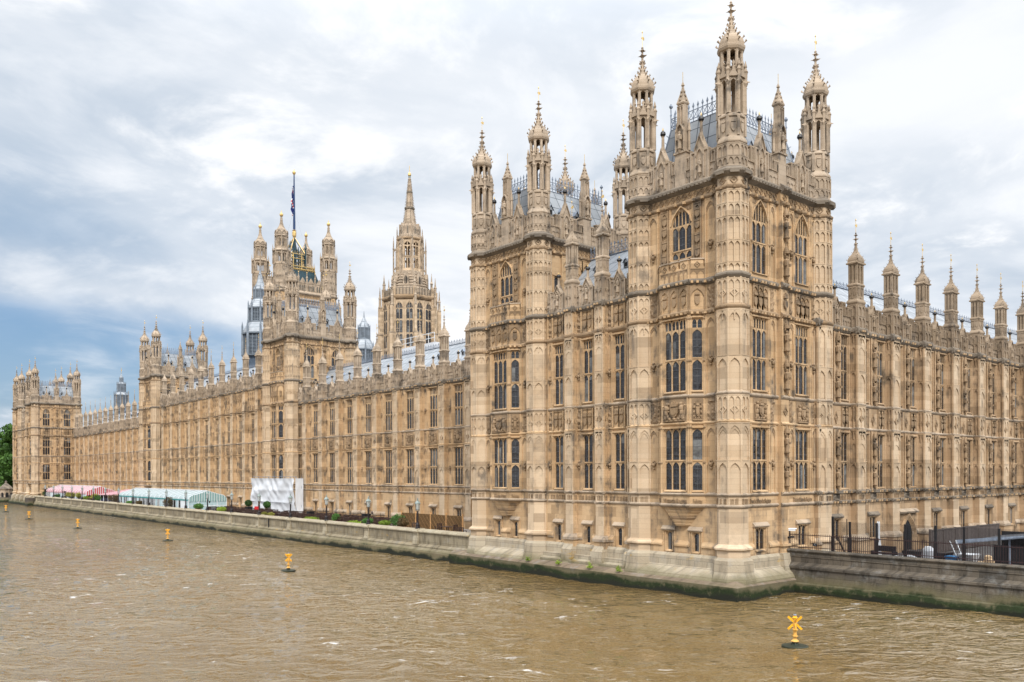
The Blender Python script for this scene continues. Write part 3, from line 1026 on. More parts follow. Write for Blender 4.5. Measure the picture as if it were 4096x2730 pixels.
def caption(mb, text, u, z, size, sx=1.0, mat='stone_carved', n=.05):
    """raised lettering on the inscription course"""
    cu = bpy.data.curves.new('t', 'FONT')
    cu.body, cu.size, cu.extrude, cu.resolution_u, cu.align_x = text, size, .02, 1, 'CENTER'
    o = bpy.data.objects.new('t', cu)
    COL.objects.link(o)
    bpy.context.view_layer.update()
    me = o.to_mesh()
    fl = -1 if mb.U[0] * mb.N[1] - mb.U[1] * mb.N[0] > 0 else 1
    pts = [(u + v.co.x * sx * fl, n + v.co.z, z + v.co.y) for v in me.vertices]
    mb.add(pts, [tuple(p.vertices) for p in me.polygons], mat)
    o.to_mesh_clear()
    bpy.data.objects.remove(o)
    bpy.data.curves.remove(cu)


def pierblank(mb, u0, u1, r, lo=7.3, words=0):
    """narrow blind bays beside the windows, one per storey"""
    st, ca = 'stone', 'stone_carved'
    for z0, z1, hs in ((7.32, 12.18, (12.1,)), (14.3, 19.93, (19.85,)), (22.5 + r, 28.08 + r, (28.0 + r,))):
        if z0 < lo:
            continue
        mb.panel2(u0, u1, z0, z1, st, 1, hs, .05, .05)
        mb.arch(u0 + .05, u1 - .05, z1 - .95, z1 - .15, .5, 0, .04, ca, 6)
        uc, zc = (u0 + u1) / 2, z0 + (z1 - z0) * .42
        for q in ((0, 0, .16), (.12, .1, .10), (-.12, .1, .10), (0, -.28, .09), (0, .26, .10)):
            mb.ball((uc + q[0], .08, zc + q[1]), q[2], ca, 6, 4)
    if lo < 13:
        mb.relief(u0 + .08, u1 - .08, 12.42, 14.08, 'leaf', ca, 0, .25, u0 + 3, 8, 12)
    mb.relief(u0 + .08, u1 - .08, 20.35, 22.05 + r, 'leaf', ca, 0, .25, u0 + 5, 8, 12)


def side_bay(mb, par, fr, L, r, text):
    st, ca = 'stone', 'stone_carved'
    mb.fr(*fr)
    c = L / 2
    hb, hf, pj = 2.08, 1.30, .78
    slit = [(c - 1.25 - .24, c - 1.25 + .24, 3.1, 4.5), (c + 1.2 - .24, c + 1.2 + .24, 3.1, 4.5)]
    mb.wall(0, L, -1, 6.4, st, slit, .3)
    mb.wall(0, c - hb, 6.4, 22.3 + r, st)
    mb.wall(c + hb, L, 6.4, 22.3 + r, st)
    zs = 24.3 + r
    mb.wall(0, L, 22.3 + r, 29.5 + r, st, [(c - .91, c + .91, zs, zs + 3.75)], .3)
    base_course(mb, 0, L, gaps=[(q[0] - .34, q[1] + .34) for q in slit])
    side_strings(mb, 0, c - hb, r, 6, 23 + r)
    side_strings(mb, c + hb, L, r, 6, 23 + r)
    side_strings(mb, 0, L, r, 24 + r)
    frieze(mb, .9, L - .9, r)
    for q in slit:
        win_at(mb, par, (q[0] + q[1]) / 2, 3.1, 1, .48, 1.4, base=True)
    pierblank(mb, 1.02, c - hb - .12, r)
    pierblank(mb, c + hb + .12, L - 1.02, r)
    # corbel under the oriel
    for k in range(6):
        f0 = 1 - k / 6
        f = 1 - (k + 1) / 6 * .62
        z1 = 6.36 - k * .24
        pl = lambda f_: [(c - hb * f_ - .05, -.05), (c - hf * f_ * .98, pj * f_), (c + hf * f_ * .98, pj * f_), (c + hb * f_ + .05, -.05)]
        mb.loft([(pl(f - .06), z1 - .24), (pl(f + (.02 if k % 2 else 0)), z1 - .10), (pl(f + .02), z1)], st if k != 3 else ca)
    # oriel faces
    O, U, N = mb.O, mb.U, mb.N
    q2 = math.sqrt(.5)
    segs = [((c - hb, 0), ((U[0] + N[0]) * q2, (U[1] + N[1]) * q2), ((N[0] - U[0]) * q2, (N[1] - U[1]) * q2), (hb - hf) / q2, 1),
            ((c - hf, pj), U, N, 2 * hf, 3),
            ((c + hf, pj), ((U[0] - N[0]) * q2, (U[1] - N[1]) * q2), ((N[0] + U[0]) * q2, (N[1] + U[1]) * q2), (hb - hf) / q2, 1)]
    for (a, b), U2, N2, Ls, nl in segs:
        mb.fr((O[0] + U[0] * a + N[0] * b, O[1] + U[1] * a + N[1] * b), U2, N2)
        m = Ls / 2
        lw = .55 if nl == 3 else .74
        hw = (nl * lw + (nl - 1) * .13) / 2
        mb.wall(0, Ls, 6.3, 22.4 + r, st, [(m - hw, m + hw, 7.5, 11.95), (m - hw, m + hw, 14.6, 19.75)], .28)
        for z, H, zt, tr in ((7.5, 4.45, 2.1, 0.0), (14.6, 5.15, 2.25, .75)):
            win_at(mb, par, m, z, nl, lw, H, zt, tr)
        side_strings(mb, -.03, Ls + .03, r, 6, 23 + r)
        for q in (.06, Ls - .06):
            mb.lathe([(.09, 7.2), (.07, 7.5), (.07, 12.2)], st, 6, (q, .03))
            mb.lathe([(.09, 14.2), (.07, 14.5), (.07, 20)], st, 6, (q, .03))
            for z in (9.5, 12.0, 16.7, 19.7):
                mb.ball((q, .05, z), .12, ca, 6, 4)
        if nl == 3:
            for q in (.17, Ls - .17):
                mb.box(q - .05, q + .05, 0, .06, 7.3, 22 + r, st)
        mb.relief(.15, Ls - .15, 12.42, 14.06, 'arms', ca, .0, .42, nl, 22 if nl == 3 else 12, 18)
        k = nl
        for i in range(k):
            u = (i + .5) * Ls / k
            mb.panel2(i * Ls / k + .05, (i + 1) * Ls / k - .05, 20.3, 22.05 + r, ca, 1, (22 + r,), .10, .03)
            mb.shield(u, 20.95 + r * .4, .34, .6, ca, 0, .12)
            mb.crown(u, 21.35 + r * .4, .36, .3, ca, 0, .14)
        if nl == 3:
            caption(mb, text, m, 6.63, .46, .74)
        else:
            caption(mb, 'Felicitas' if r == 0 else 'Regina', m, 6.63, .42, .5)
        # balcony on the oriel
        mb.box(-.12, Ls + .12, -.2, .06, 22.4 + r, 23.35 + r, st)
        kk = 3 if nl == 3 else 1
        for i in range(kk):
            a0, a1 = i * Ls / kk + .12, (i + 1) * Ls / kk - .12
            mb.box(a0, a1, -.2, .06, 23.35 + r, 23.85 + r, st)
            mb.box(a0 - .05, a1 + .05, -.24, .12, 23.85 + r, 23.95 + r, 'stone_grey')
            mb.diamond((a0 + a1) / 2, 23.5 + r, .22, ca, .11, .25)
            mb.panel2(i * Ls / kk + .05, (i + 1) * Ls / kk - .05, 22.45 + r, 23.2 + r, ca, 2, (23.15 + r,), .1, .03)
    mb.fr(O, U, N)
    pl = [(c - hb, -.05), (c - hf, pj), (c + hf, pj), (c + hb, -.05)]
    mb.loft([(pl, 22.3 + r), (pl, 22.5 + r)], st)
    win_at(mb, par, c, zs, 3, .52, 3.75, .55, 1.35, 1.25)
    for q in (-1, 1):
        u = c + q * 1.5
        mb.panel2(u - .3, u + .3, 22.5 + r, 28.05 + r, ca, 1, (27.95 + r,), .07, .05)
        for z in (24.4, 25.4, 26.4, 27.2):
            mb.shield(u, z + r, .40, .5, ca, 0, .15)
            mb.crown(u, z + r + .28, .40, .28, ca, 0, .17)
        mb.relief(c + q * .5 - .42, c + q * .5 + .42, 27.72 + r, 28.08 + r, 'leaf', ca, 0, .08, 4, 8, 5)


def side_two(mb, par, fr, L, r, wet=True, text='Domine Salvam fac Reginam'):
    st, ca = ('stone', 'stone_carved')
    mb.fr(*fr)
    cs = (2.7, L - 2.7) if L > 9 else (2.45, L - 2.45)
    hw = .88
    holes = []
    for c in cs:
        holes += [(c - .56, c + .56, 3.3, 4.85), (c - hw, c + hw, 7.5, 11.95), (c - hw, c + hw, 14.6, 19.75), (c - hw, c + hw, 22.9 + r, 28.05 + r)]
    mb.wall(0, L, -1, 29.5 + r, st, holes, .3)
    base_course(mb, 0, L, gaps=[(c - .9, c + .9) for c in cs])
    side_strings(mb, 0, L, r, 6)
    m = L / 2
    frieze(mb, .9, m - .5, r)
    frieze(mb, m + .5, L - .9, r)
    for c in cs:
        win_at(mb, par, c, 3.3, 2, .47, 1.55, base=True)
        win_at(mb, par, c, 7.5, 3, .50, 4.45, 2.1)
        win_at(mb, par, c, 14.6, 3, .50, 5.15, 2.25, .8)
        win_at(mb, par, c, 22.9 + r, 3, .50, 5.15, 2.1, 1.5, 1.35)
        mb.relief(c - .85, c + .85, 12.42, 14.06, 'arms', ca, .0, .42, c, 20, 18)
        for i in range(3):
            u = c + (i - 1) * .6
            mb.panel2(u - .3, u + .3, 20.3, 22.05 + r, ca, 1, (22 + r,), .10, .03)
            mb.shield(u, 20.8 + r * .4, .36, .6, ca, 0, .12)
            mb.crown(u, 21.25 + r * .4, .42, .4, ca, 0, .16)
        for q in (-1, 1):
            pierblank(mb, c + q * 1.5 - .3, c + q * 1.5 + .3, r)
            for z0, z1 in ((7.3, 12.2), (14.3, 19.95), (22.5 + r, 28.1 + r)):
                mb.lathe([(.08, z0), (.055, z0 + .3), (.055, z1)], st, 6, (c + q * 1.1, .02))
                mb.ball((c + q * 1.1, .06, z0 + (z1 - z0) * .45), .11, ca, 6, 4)
            mb.relief(c + q * .5 - .42, c + q * .5 + .42, 27.72 + r, 28.08 + r, 'leaf', ca, 0, .08, 4, 8, 5)
        caption(mb, text, c, 6.63, .44, .50 if len(text) > 15 else .7)
    # statue pier
    mb.box(m - .5, m + .5, 0, .3, 2.9, 29.3 + r, st)
    mb.loft([([(m - .7, 0), (m + .7, 0), (m + .7, .9), (m - .7, .9)], -.5), ([(m - .7, 0), (m + .7, 0), (m + .7, .8), (m - .7, .8)], 1.2),
             ([(m - .6, 0), (m + .6, 0), (m + .6, .5), (m - .6, .5)], 2.95)], 'base_stone')
    mb.box(m - .58, m + .58, .0, .46, 3.44, 3.62, st)
    O, U, N = mb.O, mb.U, mb.N
    mb.fr((O[0] + N[0] * .3, O[1] + N[1] * .3), U, N)
    side_strings(mb, m - .5, m + .5, r, 6)
    mb.diamond(m, 13.2, .3, ca)
    mb.diamond(m, 28.7 + r, .27, ca, .06, .29)
    mb.shield(m, 20.9 + r * .4, .4, .6, ca, 0, .14)
    mb.crown(m, 21.4 + r * .4, .42, .4, ca, 0, .16)
    for z0, z1 in ((7.35, 12.15), (14.35, 19.9), (22.55 + r, 28.05 + r)):
        hh = (z1 - z0) / 2
        for q in (-1, 1):
            mb.lathe([(.08, z0), (.06, z0 + .3), (.06, z1)], st, 6, (m + q * .4, .05))
        for j in (0, 1):
            mb.statue(m, z0 + hh * j + .5, hh * .52, ca, .16)
            mb.canopy(m, z0 + hh * j + .55 + hh * .55, hh * .24, ca, .14, .22)
    mb.fr(O, U, N)


def side_plain(mb, par, fr, L, r, lo=0.0, small=()):
    """blind panelled side, seen above lower neighbours or away from the river"""
    st, ca = 'stone', 'stone_carved'
    mb.fr(*fr)
    mb.wall(0, L, -1, 29.5 + r, st, [(u - .32, u + .32, z, z + h_) for u, z, h_ in small], .3)
    for u, z, h_ in small:
        win_at(mb, par, u, z, 1, .64, h_, None)
    side_strings(mb, 0, L, r, 6)
    frieze(mb, .9, L - .9, r)
    for k in range(int((L - 2) / 1.25)):
        a = 1.05 + k * (L - 2.1) / int((L - 2) / 1.25)
        b = a + (L - 2.1) / int((L - 2) / 1.25)
        if not any(a - .3 < u < b + .3 for u, z, h_ in small):
            mb.panel2(a, b, 22.5 + r, 28.08 + r, st, 1, (28.0 + r,), .06, .06)
            mb.arch(a + .06, b - .06, 26.4 + r, 27.0 + r, .5, 0, .05, st, 6)
        mb.panel2(a, b, 14.3, 19.9, st, 1, (19.85,), .06, .06)
        mb.panel2(a, b, 7.3, 12.2, st, 1, (12.15,), .06, .06)


def lead_cap(mb, b0, z0, b1, z1):
    mb.loft([([(b0[0], b0[1]), (b0[2], b0[1]), (b0[2], b0[3]), (b0[0], b0[3])], z0), ([(b1[0], b1[1]), (b1[2], b1[1]), (b1[2], b1[3]), (b1[0], b1[3])], z1)], 'lead_roof')
    for i in range(4):
        X = ((0, 1), (2, 1), (2, 3), (0, 3))[i]
        p, q = (b0[X[0]], b0[X[1]], z0), (b1[X[0]], b1[X[1]], z1)
        mb.tube(p, q, .07, 'crest_grey', 6)
        for k in range(1, 9):
            f = k / 9
            c = [p[j] + (q[j] - p[j]) * f for j in range(3)]
            sx, sy = (1 if X[0] == 2 else -1), (1 if X[1] == 3 else -1)
            mb.tube(c, (c[0] + sx * .16, c[1] + sy * .16, c[2] + .16), .045, 'crest_grey', 4, .015)


def dormer(mb, c, w, h_, d, mat='lead_roof'):
    """small gabled roof light, local frame u/n at c"""
    u, n, z = c
    mb.plate([(u - w / 2, z), (u + w / 2, z), (u + w / 2, z + h_ * .6), (u, z + h_), (u - w / 2, z + h_ * .6)], n - d, n, mat)
    mb.box(u - w * .3, u + w * .3, n, n + .02, z + h_ * .1, z + h_ * .58, 'void')
    for q in (-1, 1):
        mb.add([(u, n + .1, z + h_ + .06), (u + q * (w / 2 + .08), n + .1, z + h_ * .55), (u + q * (w / 2 + .08), n - d, z + h_ * .55), (u, n - d, z + h_ + .06)], [(0, 1, 2, 3)], 'crest_grey')


TUR = {}


def tower(name, label, x0, y0, Lx, Ly, r, sides, group, text=('Victoria Regina', 'Domine Salvam fac Reginam'), green=None):
    t = thing(name, label, 'tower', (x0, y0, 0), 0, group)
    mb = MB()
    fr = dict(river=((-.4, 0), (0, 1), (-1, 0)), north=((0, -.4), (1, 0), (0, -1)), south=((0, Ly + .4), (1, 0), (0, 1)), west=((Lx + .4, 0), (0, 1), (1, 0)))
    ln = dict(river=Ly, north=Lx, south=Lx, west=Ly)
    for sd_, kind in sides.items():
        if kind == 'bay':
            side_bay(mb, t, fr[sd_], ln[sd_], r, text[0])
        elif kind == 'two':
            side_two(mb, t, fr[sd_], ln[sd_], r, True, text[1])
        else:
            side_plain(mb, t, fr[sd_], ln[sd_], r, 0, kind if isinstance(kind, tuple) else ())
    mb.fr(*ID)
    mb.box(.2, Lx - .2, .2, Ly - .2, 29.2 + r, 30.2 + r, 'lead_roof')
    mb.build('wall', t)
    # battlements
    for sd_ in sides:
        p = MB().fr(*fr[sd_])
        L = ln[sd_]
        gs = (L / 2 - 1.75, L / 2 + 1.75) if L < 9 else (L / 2 - 2.6, L / 2 + 2.6)
        z = 29.5 + r
        p.parapet(.9, L / 2 - .45, z, 'stone_grey', (gs[0],), merlon=.42, gap=.24)
        p.parapet(L / 2 + .45, L - .9, z, 'stone_grey', (gs[1],), merlon=.42, gap=.24)
        p.build('parapet', t)
        q = MB().fr(*fr[sd_])
        m = L / 2
        g = 'stone_grey'
        q.box(m - .5, m + .5, -.6, .12, z, z + 2.4, g)
        q.box(m - .58, m + .58, -.66, .2, z + 2.4, z + 2.55, g)
        q.box(m - .4, m + .4, -.5, .05, z + 2.55, z + 4.3, g)
        for a in (-1, 1):
            q.box(m + a * .36 - .05, m + a * .36 + .05, .0, .2, z + 2.5, z + 4.2, g)
            q.lathe([(.09, z + 2.55), (.08, z + 3.9), (.12, z + 4.0), (.02, z + 4.9)], g, 5, (m + a * .56, -.2))
        q.statue(m, z + 2.75, 1.25, g, .2)
        q.archrib(m - .3, m + .3, z + 4.0, .5, .05, .25, .08, g, 6)
        q.box(m - .28, m + .28, -.42, .02, z + 4.3, z + 6.0, g)
        q.panel2(m - .26, m + .26, z + 4.5, z + 5.9, g, 2, (z + 5.85,), .06, .03)
        q.lathe([(.30, z + 6.0), (.34, z + 6.1), (.27, z + 6.35), (.10, z + 7.0), (.05, z + 7.35), (.10, z + 7.42), (.015, z + 7.7)], g, 4, (m, -.2))
        for k in range(3):
            for a in (-1, 1):
                q.ball((m + a * (.30 - k * .08), -.2, z + 6.3 + k * .32), .085, g, 5, 3)
                q.ball((m, -.2 + a * (.30 - k * .08), z + 6.3 + k * .32), .085, g, 5, 3)
        q.tube((m, -.2, z + 7.6), (m, -.2, z + 8.4), .02, 'gold', 4)
        q.build('pinnacle', t)
    # corner turrets
    if r not in TUR:
        a = MB()
        turret_shaft(a, r)
        turret_top(a, 29.5 + r)
        b = MB()
        ogee_cap(b, .84, 38.1 + r, 40.1 + r, 41.4 + r, 'stone_grey', 8, crock=.17, rows=4)
        o = a.build('turret')
        s_ = b.build('spire', o)
        v = vane().build('weathervane', o, (0, 0, 41.25 + r))
        TUR[r] = (o.data, s_.data, v.data)
        for k in (v, s_, o):
            bpy.data.objects.remove(k)
    for i, (x, y) in enumerate(((0, 0), (0, Ly), (Lx, 0), (Lx, Ly))):
        o = place('turret', TUR[r][0], t, (x, y, 0))
        place('spire', TUR[r][1], o)
        place('weathervane', TUR[r][2], o, (0, 0, 41.25 + r))
    # lead roof and ironwork
    m = MB().fr(*ID)
    z = 30.2 + r
    lead_cap(m, (.6, .6, Lx - .6, Ly - .6), z, (1.0, 1.95, Lx - 1.0, Ly - 1.95), z + 4.4)
    ro = m.build('roof', t)
    c = MB()
    crest_run(c, [(1.0, 1.95), (Lx - 1.0, 1.95), (Lx - 1.0, Ly - 1.95), (1.0, Ly - 1.95), (1.0, 1.95)], z + 4.4, 1.45, .40, 'crest_grey', .045)
    c.fr(*ID)
    for x, y in ((1.0, 1.95), (Lx - 1.0, 1.95), (Lx - 1.0, Ly - 1.95), (1.0, Ly - 1.95)):
        c.tube((x, y, z + 4.3), (x, y, z + 6.4), .05, 'crest_grey', 5)
        c.ball((x, y, z + 6.2), .14, 'crest_grey', 6, 4)
    c.build('cresting', ro)
    for run, hh in (([(.3, 1.2), (.3, Ly - 1.2)], 2.0), ([(1.2, .3), (Lx - 1.2, .3)], 1.5)):
        c = MB()
        crest_run(c, run, z - .3, hh, .4)
        c.build('gutter_railing', ro)
    for k in range(2):
        d = MB().fr((0, 0), (1, 0), (0, -1))
        f = .42
        dormer(d, (0, 0, 0), .5, .9, .6)
        for uu in ((Lx * .24 + k * .62,) if False else (Lx * (.22 + .13 * k), Lx * (.52 + .13 * k))):
            if k == 0:
                DO = d.build('dormer', t, (uu, .6 + 1.35 * f - .1, z + 4.4 * f))
            else:
                place('dormer', DO.data, t, (uu, .6 + 1.35 * f - .1, z + 4.4 * f))
    return t


def range_bay(mb, S, levels, wc, wins, buttress, st='stone', base=(), arms='arms', cornice=19.9, statue_col=None):
    """one bay of a long range from u=0 to u=S; the buttress stands on u=0"""
    ca = 'stone_carved'
    bw, bd = buttress
    holes = []
    for c, nl, lw, z, H in wins:
        hw = (nl * lw + (nl - 1) * .13) / 2
        holes.append((c - hw, c + hw, z, z + H))
    mb.wall(0, S, 0, cornice + .3, st, holes, .3)
    ex = [bw / 2] + [q for h_ in holes if h_[2] < 4 for q in (h_[0] - .34, h_[1] + .34)] + [S - bw / 2]
    for i in range(0, len(ex), 2):
        mb.strip([(0, 3.2), (.18, 3.34), (.18, 3.5), (.02, 3.75), (-.05, 3.75), (-.05, 3.2)], ex[i], ex[i + 1], 'stone_grey')
        mb.box(ex[i], ex[i + 1], -.05, .08, 0, 3.3, st)
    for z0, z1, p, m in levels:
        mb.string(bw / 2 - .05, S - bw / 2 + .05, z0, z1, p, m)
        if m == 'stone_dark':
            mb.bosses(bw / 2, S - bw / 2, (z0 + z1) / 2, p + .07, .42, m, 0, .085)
    mb.letters(bw / 2 + .15, S - bw / 2 - .15, 6.55, 6.98, ca, int(S * 100))
    # buttress
    O, U, N = mb.O, mb.U, mb.N
    mb.box(-bw / 2, bw / 2, -.05, bd, 0, cornice + .3, st)
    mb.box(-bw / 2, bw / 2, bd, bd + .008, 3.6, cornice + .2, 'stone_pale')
    mb.loft([([(-bw / 2 - .2, -.05), (bw / 2 + .2, -.05), (bw / 2 + .2, bd + .2), (-bw / 2 - .2, bd + .2)], z) for z in (3.30, 3.5)] +
            [([(-bw / 2, -.05), (bw / 2, -.05), (bw / 2, bd), (-bw / 2, bd)], 3.8)], 'stone_grey')
    mb.box(-bw / 2 - .1, bw / 2 + .1, -.05, bd + .1, 0, 3.32, st)
    sides = [((-bw / 2, bd), U, N, bw), ((-bw / 2, 0), N, (-U[0], -U[1]), bd), ((bw / 2, bd), (-N[0], -N[1]), U, bd)]
    for k_, ((a, b), U2, N2, L) in enumerate(sides):
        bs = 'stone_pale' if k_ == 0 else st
        mb.fr((O[0] + U[0] * a + N[0] * b, O[1] + U[1] * a + N[1] * b), U2, N2)
        for z0, z1, p, m in levels:
            mb.string(-p * .8, L + p * .8, z0, z1, p * .85, m)
            if m == 'stone_dark':
                mb.bosses(0, L, (z0 + z1) / 2, p + .06, .3, m, 0, .07)
        zz = sorted(q for q in levels)
        for q in range(1, len(zz)):
            za, zb = zz[q - 1][1], zz[q][0]
            if zb - za > 3.5:
                mb.panel2(.03, L - .03, za, zb, bs, 1, (zb - .02, za + (zb - za) * .46), .045, .05)
                mb.panel2(.05, L - .05, zb - .75, zb, bs, 2, (zb - .12,), .045, .03, False)
                mb.arch(.08, L - .08, zb - 1.5, zb - .75, .4, 0, .045, bs, 6)
            elif zb - za > 1.2:
                mb.panel2(.03, L - .03, za, zb, bs, 2, (zb - .02,), .04, .04)
                mb.diamond(L / 2, za + (zb - za) * .42, L * .3, ca, .07, .34)
            elif zb - za > .4:
                mb.letters(.12, L - .1, za + .12, zb - .12, ca, q)
    mb.fr(O, U, N)


def range_dress(mb, S, spec, ca='stone_carved', st='stone'):
    """ornament of the wall between buttresses: (kind, u0, u1, z0, z1)"""
    for k, u0, u1, z0, z1 in spec:
        if k == 'blank':
            mb.panel2(u0, u1, z0, z1, st, 1, (z1 - .05,), .05, .045)
            mb.arch(u0 + .05, u1 - .05, z1 - 1.0, z1 - .2, .45, 0, .045, ca, 6)
            uc, zc = (u0 + u1) / 2, z0 + (z1 - z0) * .44
            for a, b, c in ((0, 0, .15), (.1, .1, .09), (-.1, .1, .09), (0, -.25, .08), (0, .25, .09)):
                mb.ball((uc + a, .07, zc + b), c, ca, 6, 4)
        elif k == 'rib':
            mb.lathe([(.08, z0), (.055, z0 + .3), (.055, z1)], st, 6, (u0, .02))
        elif k in ('arms', 'leaf'):
            mb.relief(u0, u1, z0, z1, k, ca, 0, .42 if k == 'arms' else .24, u0, 16 if k == 'arms' else 6, 14)
            mb.panel2(u0 - .06, u1 + .06, z0 - .02, z1 + .02, st, 1, (), .07, .05)
        elif k == 'shields':
            n_ = max(1, int((u1 - u0) / .5))
            for i in range(n_):
                u = u0 + (i + .5) * (u1 - u0) / n_
                w = (u1 - u0) / n_
                mb.box(u - w / 2, u + w / 2, -.01, .02, z0, z1, st)
                mb.panel2(u - w / 2, u + w / 2, z0, z1, ca, 1, (), .10, .03)
                mb.box(u - w / 2, u + w / 2, 0, .1, z1 - .07, z1, ca)
                mb.shield(u, z0 + (z1 - z0) * .34, w * .62, (z1 - z0) * .36, ca, 0, .12)
                mb.crown(u, z0 + (z1 - z0) * .6, w * .66, (z1 - z0) * .22, ca, 0, .13)
        elif k == 'statues':
            u = (u0 + u1) / 2
            hh = (z1 - z0) / 2
            mb.box(u0, u1, -.01, .06, z0, z1, st)
            for q in (u0, u1):
                mb.lathe([(.08, z0), (.06, z0 + .3), (.06, z1)], st, 6, (q, .1))
            for j in (0, 1):
                mb.statue(u, z0 + hh * j + .45, hh * .52, ca, .2)
                mb.canopy(u, z0 + hh * j + .5 + hh * .55, hh * .24, ca, .18, .2)


def buttress_top(z, bw, bd, mat='stone_grey'):
    """rectangular pierced turret over a buttress; local frame: u along the wall, n outwards, centre of the front at n=0"""
    a, b = MB(), MB()
    d = bd + .25
    hw = bw / 2
    fr = [((-hw, 0), (1, 0), (0, -1), bw), ((-hw, d), (0, -1), (-1, 0), d), ((hw, 0), (0, 1), (1, 0), d), ((hw, d), (-1, 0), (0, 1), bw)]
    a.box(-hw, hw, -d, 0, z - .1, z + 2.15, mat)
    a.loft([([(-hw - e, -d - e), (hw + e, -d - e), (hw + e, e), (-hw - e, e)], zz) for e, zz in ((.02, z + 2.0), (.07, z + 2.1), (.07, z + 2.2), (-.03, z + 2.4))], mat)
    e = -.04
    a.box(-hw - e, hw + e, -d - e, e, z + 2.4, z + 3.5, mat)
    a.fr()
    for (ou, on), U, N, L in fr:
        a.fr((ou, on), U, N)
        a.panel2(.04, L - .04, z + .1, z + 1.95, mat, 2, (z + 1.9, z + 1.0), .04, .035)
        a.fr((ou - N[0] * .07, on - N[1] * .07), U, N)
        a.box(L / 2 - .05, L / 2 + .05, 0, .07, z + 2.45, z + 3.5, mat)
        for q in (.27, .73):
            a.shield(L * q, z + 2.95, L * .28, .55, mat, 0, .07)
            a.box(L * q - L * .16, L * q + L * .16, 0, .08, z + 3.28, z + 3.42, mat)
    a.fr()
    a.loft([([(-hw - e, -d - e), (hw + e, -d - e), (hw + e, e), (-hw - e, e)], zz) for e, zz in ((-.04, z + 3.4), (.03, z + 3.48), (.03, z + 3.58), (-.05, z + 3.68))], mat)
    for i in (-1, 0, 1):
        for j in (-1, 0, 1):
            if i or j:
                a.box(i * (hw - .13) - .085, i * (hw - .13) + .085, -d / 2 + j * (d / 2 - .13) - .085, -d / 2 + j * (d / 2 - .13) + .085, z + 3.6, z + 5.2, mat)
    for (ou, on), U, N, L in fr:
        a.fr((ou - N[0] * .08, on - N[1] * .08), U, N)
        a.arch(.1, L / 2, z + 4.85, z + 5.2, .25, -.16, 0, mat, 6)
        a.arch(L / 2, L - .1, z + 4.85, z + 5.2, .25, -.16, 0, mat, 6)
    a.fr()
    a.loft([([(-hw - e, -d - e), (hw + e, -d - e), (hw + e, e), (-hw - e, e)], zz) for e, zz in ((-.08, z + 5.15), (.04, z + 5.25), (.04, z + 5.36), (-.05, z + 5.46))], mat)
    for i in (-1, 1):
        for j in (-1, 1):
            a.ball((i * (hw + .03), -d / 2 + j * (d / 2 + .03), z + 5.3), .08, mat, 6, 4)
    k = d / bw
    ogee_cap(b, hw * .90, z + 5.42, z + 6.85, z + 7.9, mat, 4, 1.0, max(.8, k), .085, 3)
    for v in range(len(b.v)):
        x, y, zz = b.v[v]
        b.v[v] = (x, y + d / 2, zz)
    return a, b, (0, d / 2, z + 7.68)


def pitched_roof(mb, L, z0, z1, dep, back=2.0, u0=0.0):
    mb.strip([(0, z0), (-dep, z1), (-dep - .25, z1), (-2 * dep - .25, z0)], u0, L, 'lead_roof')
    mb.box(u0, L, -dep - .2, -dep - .05, z1, z1 + .12, 'crest_grey')


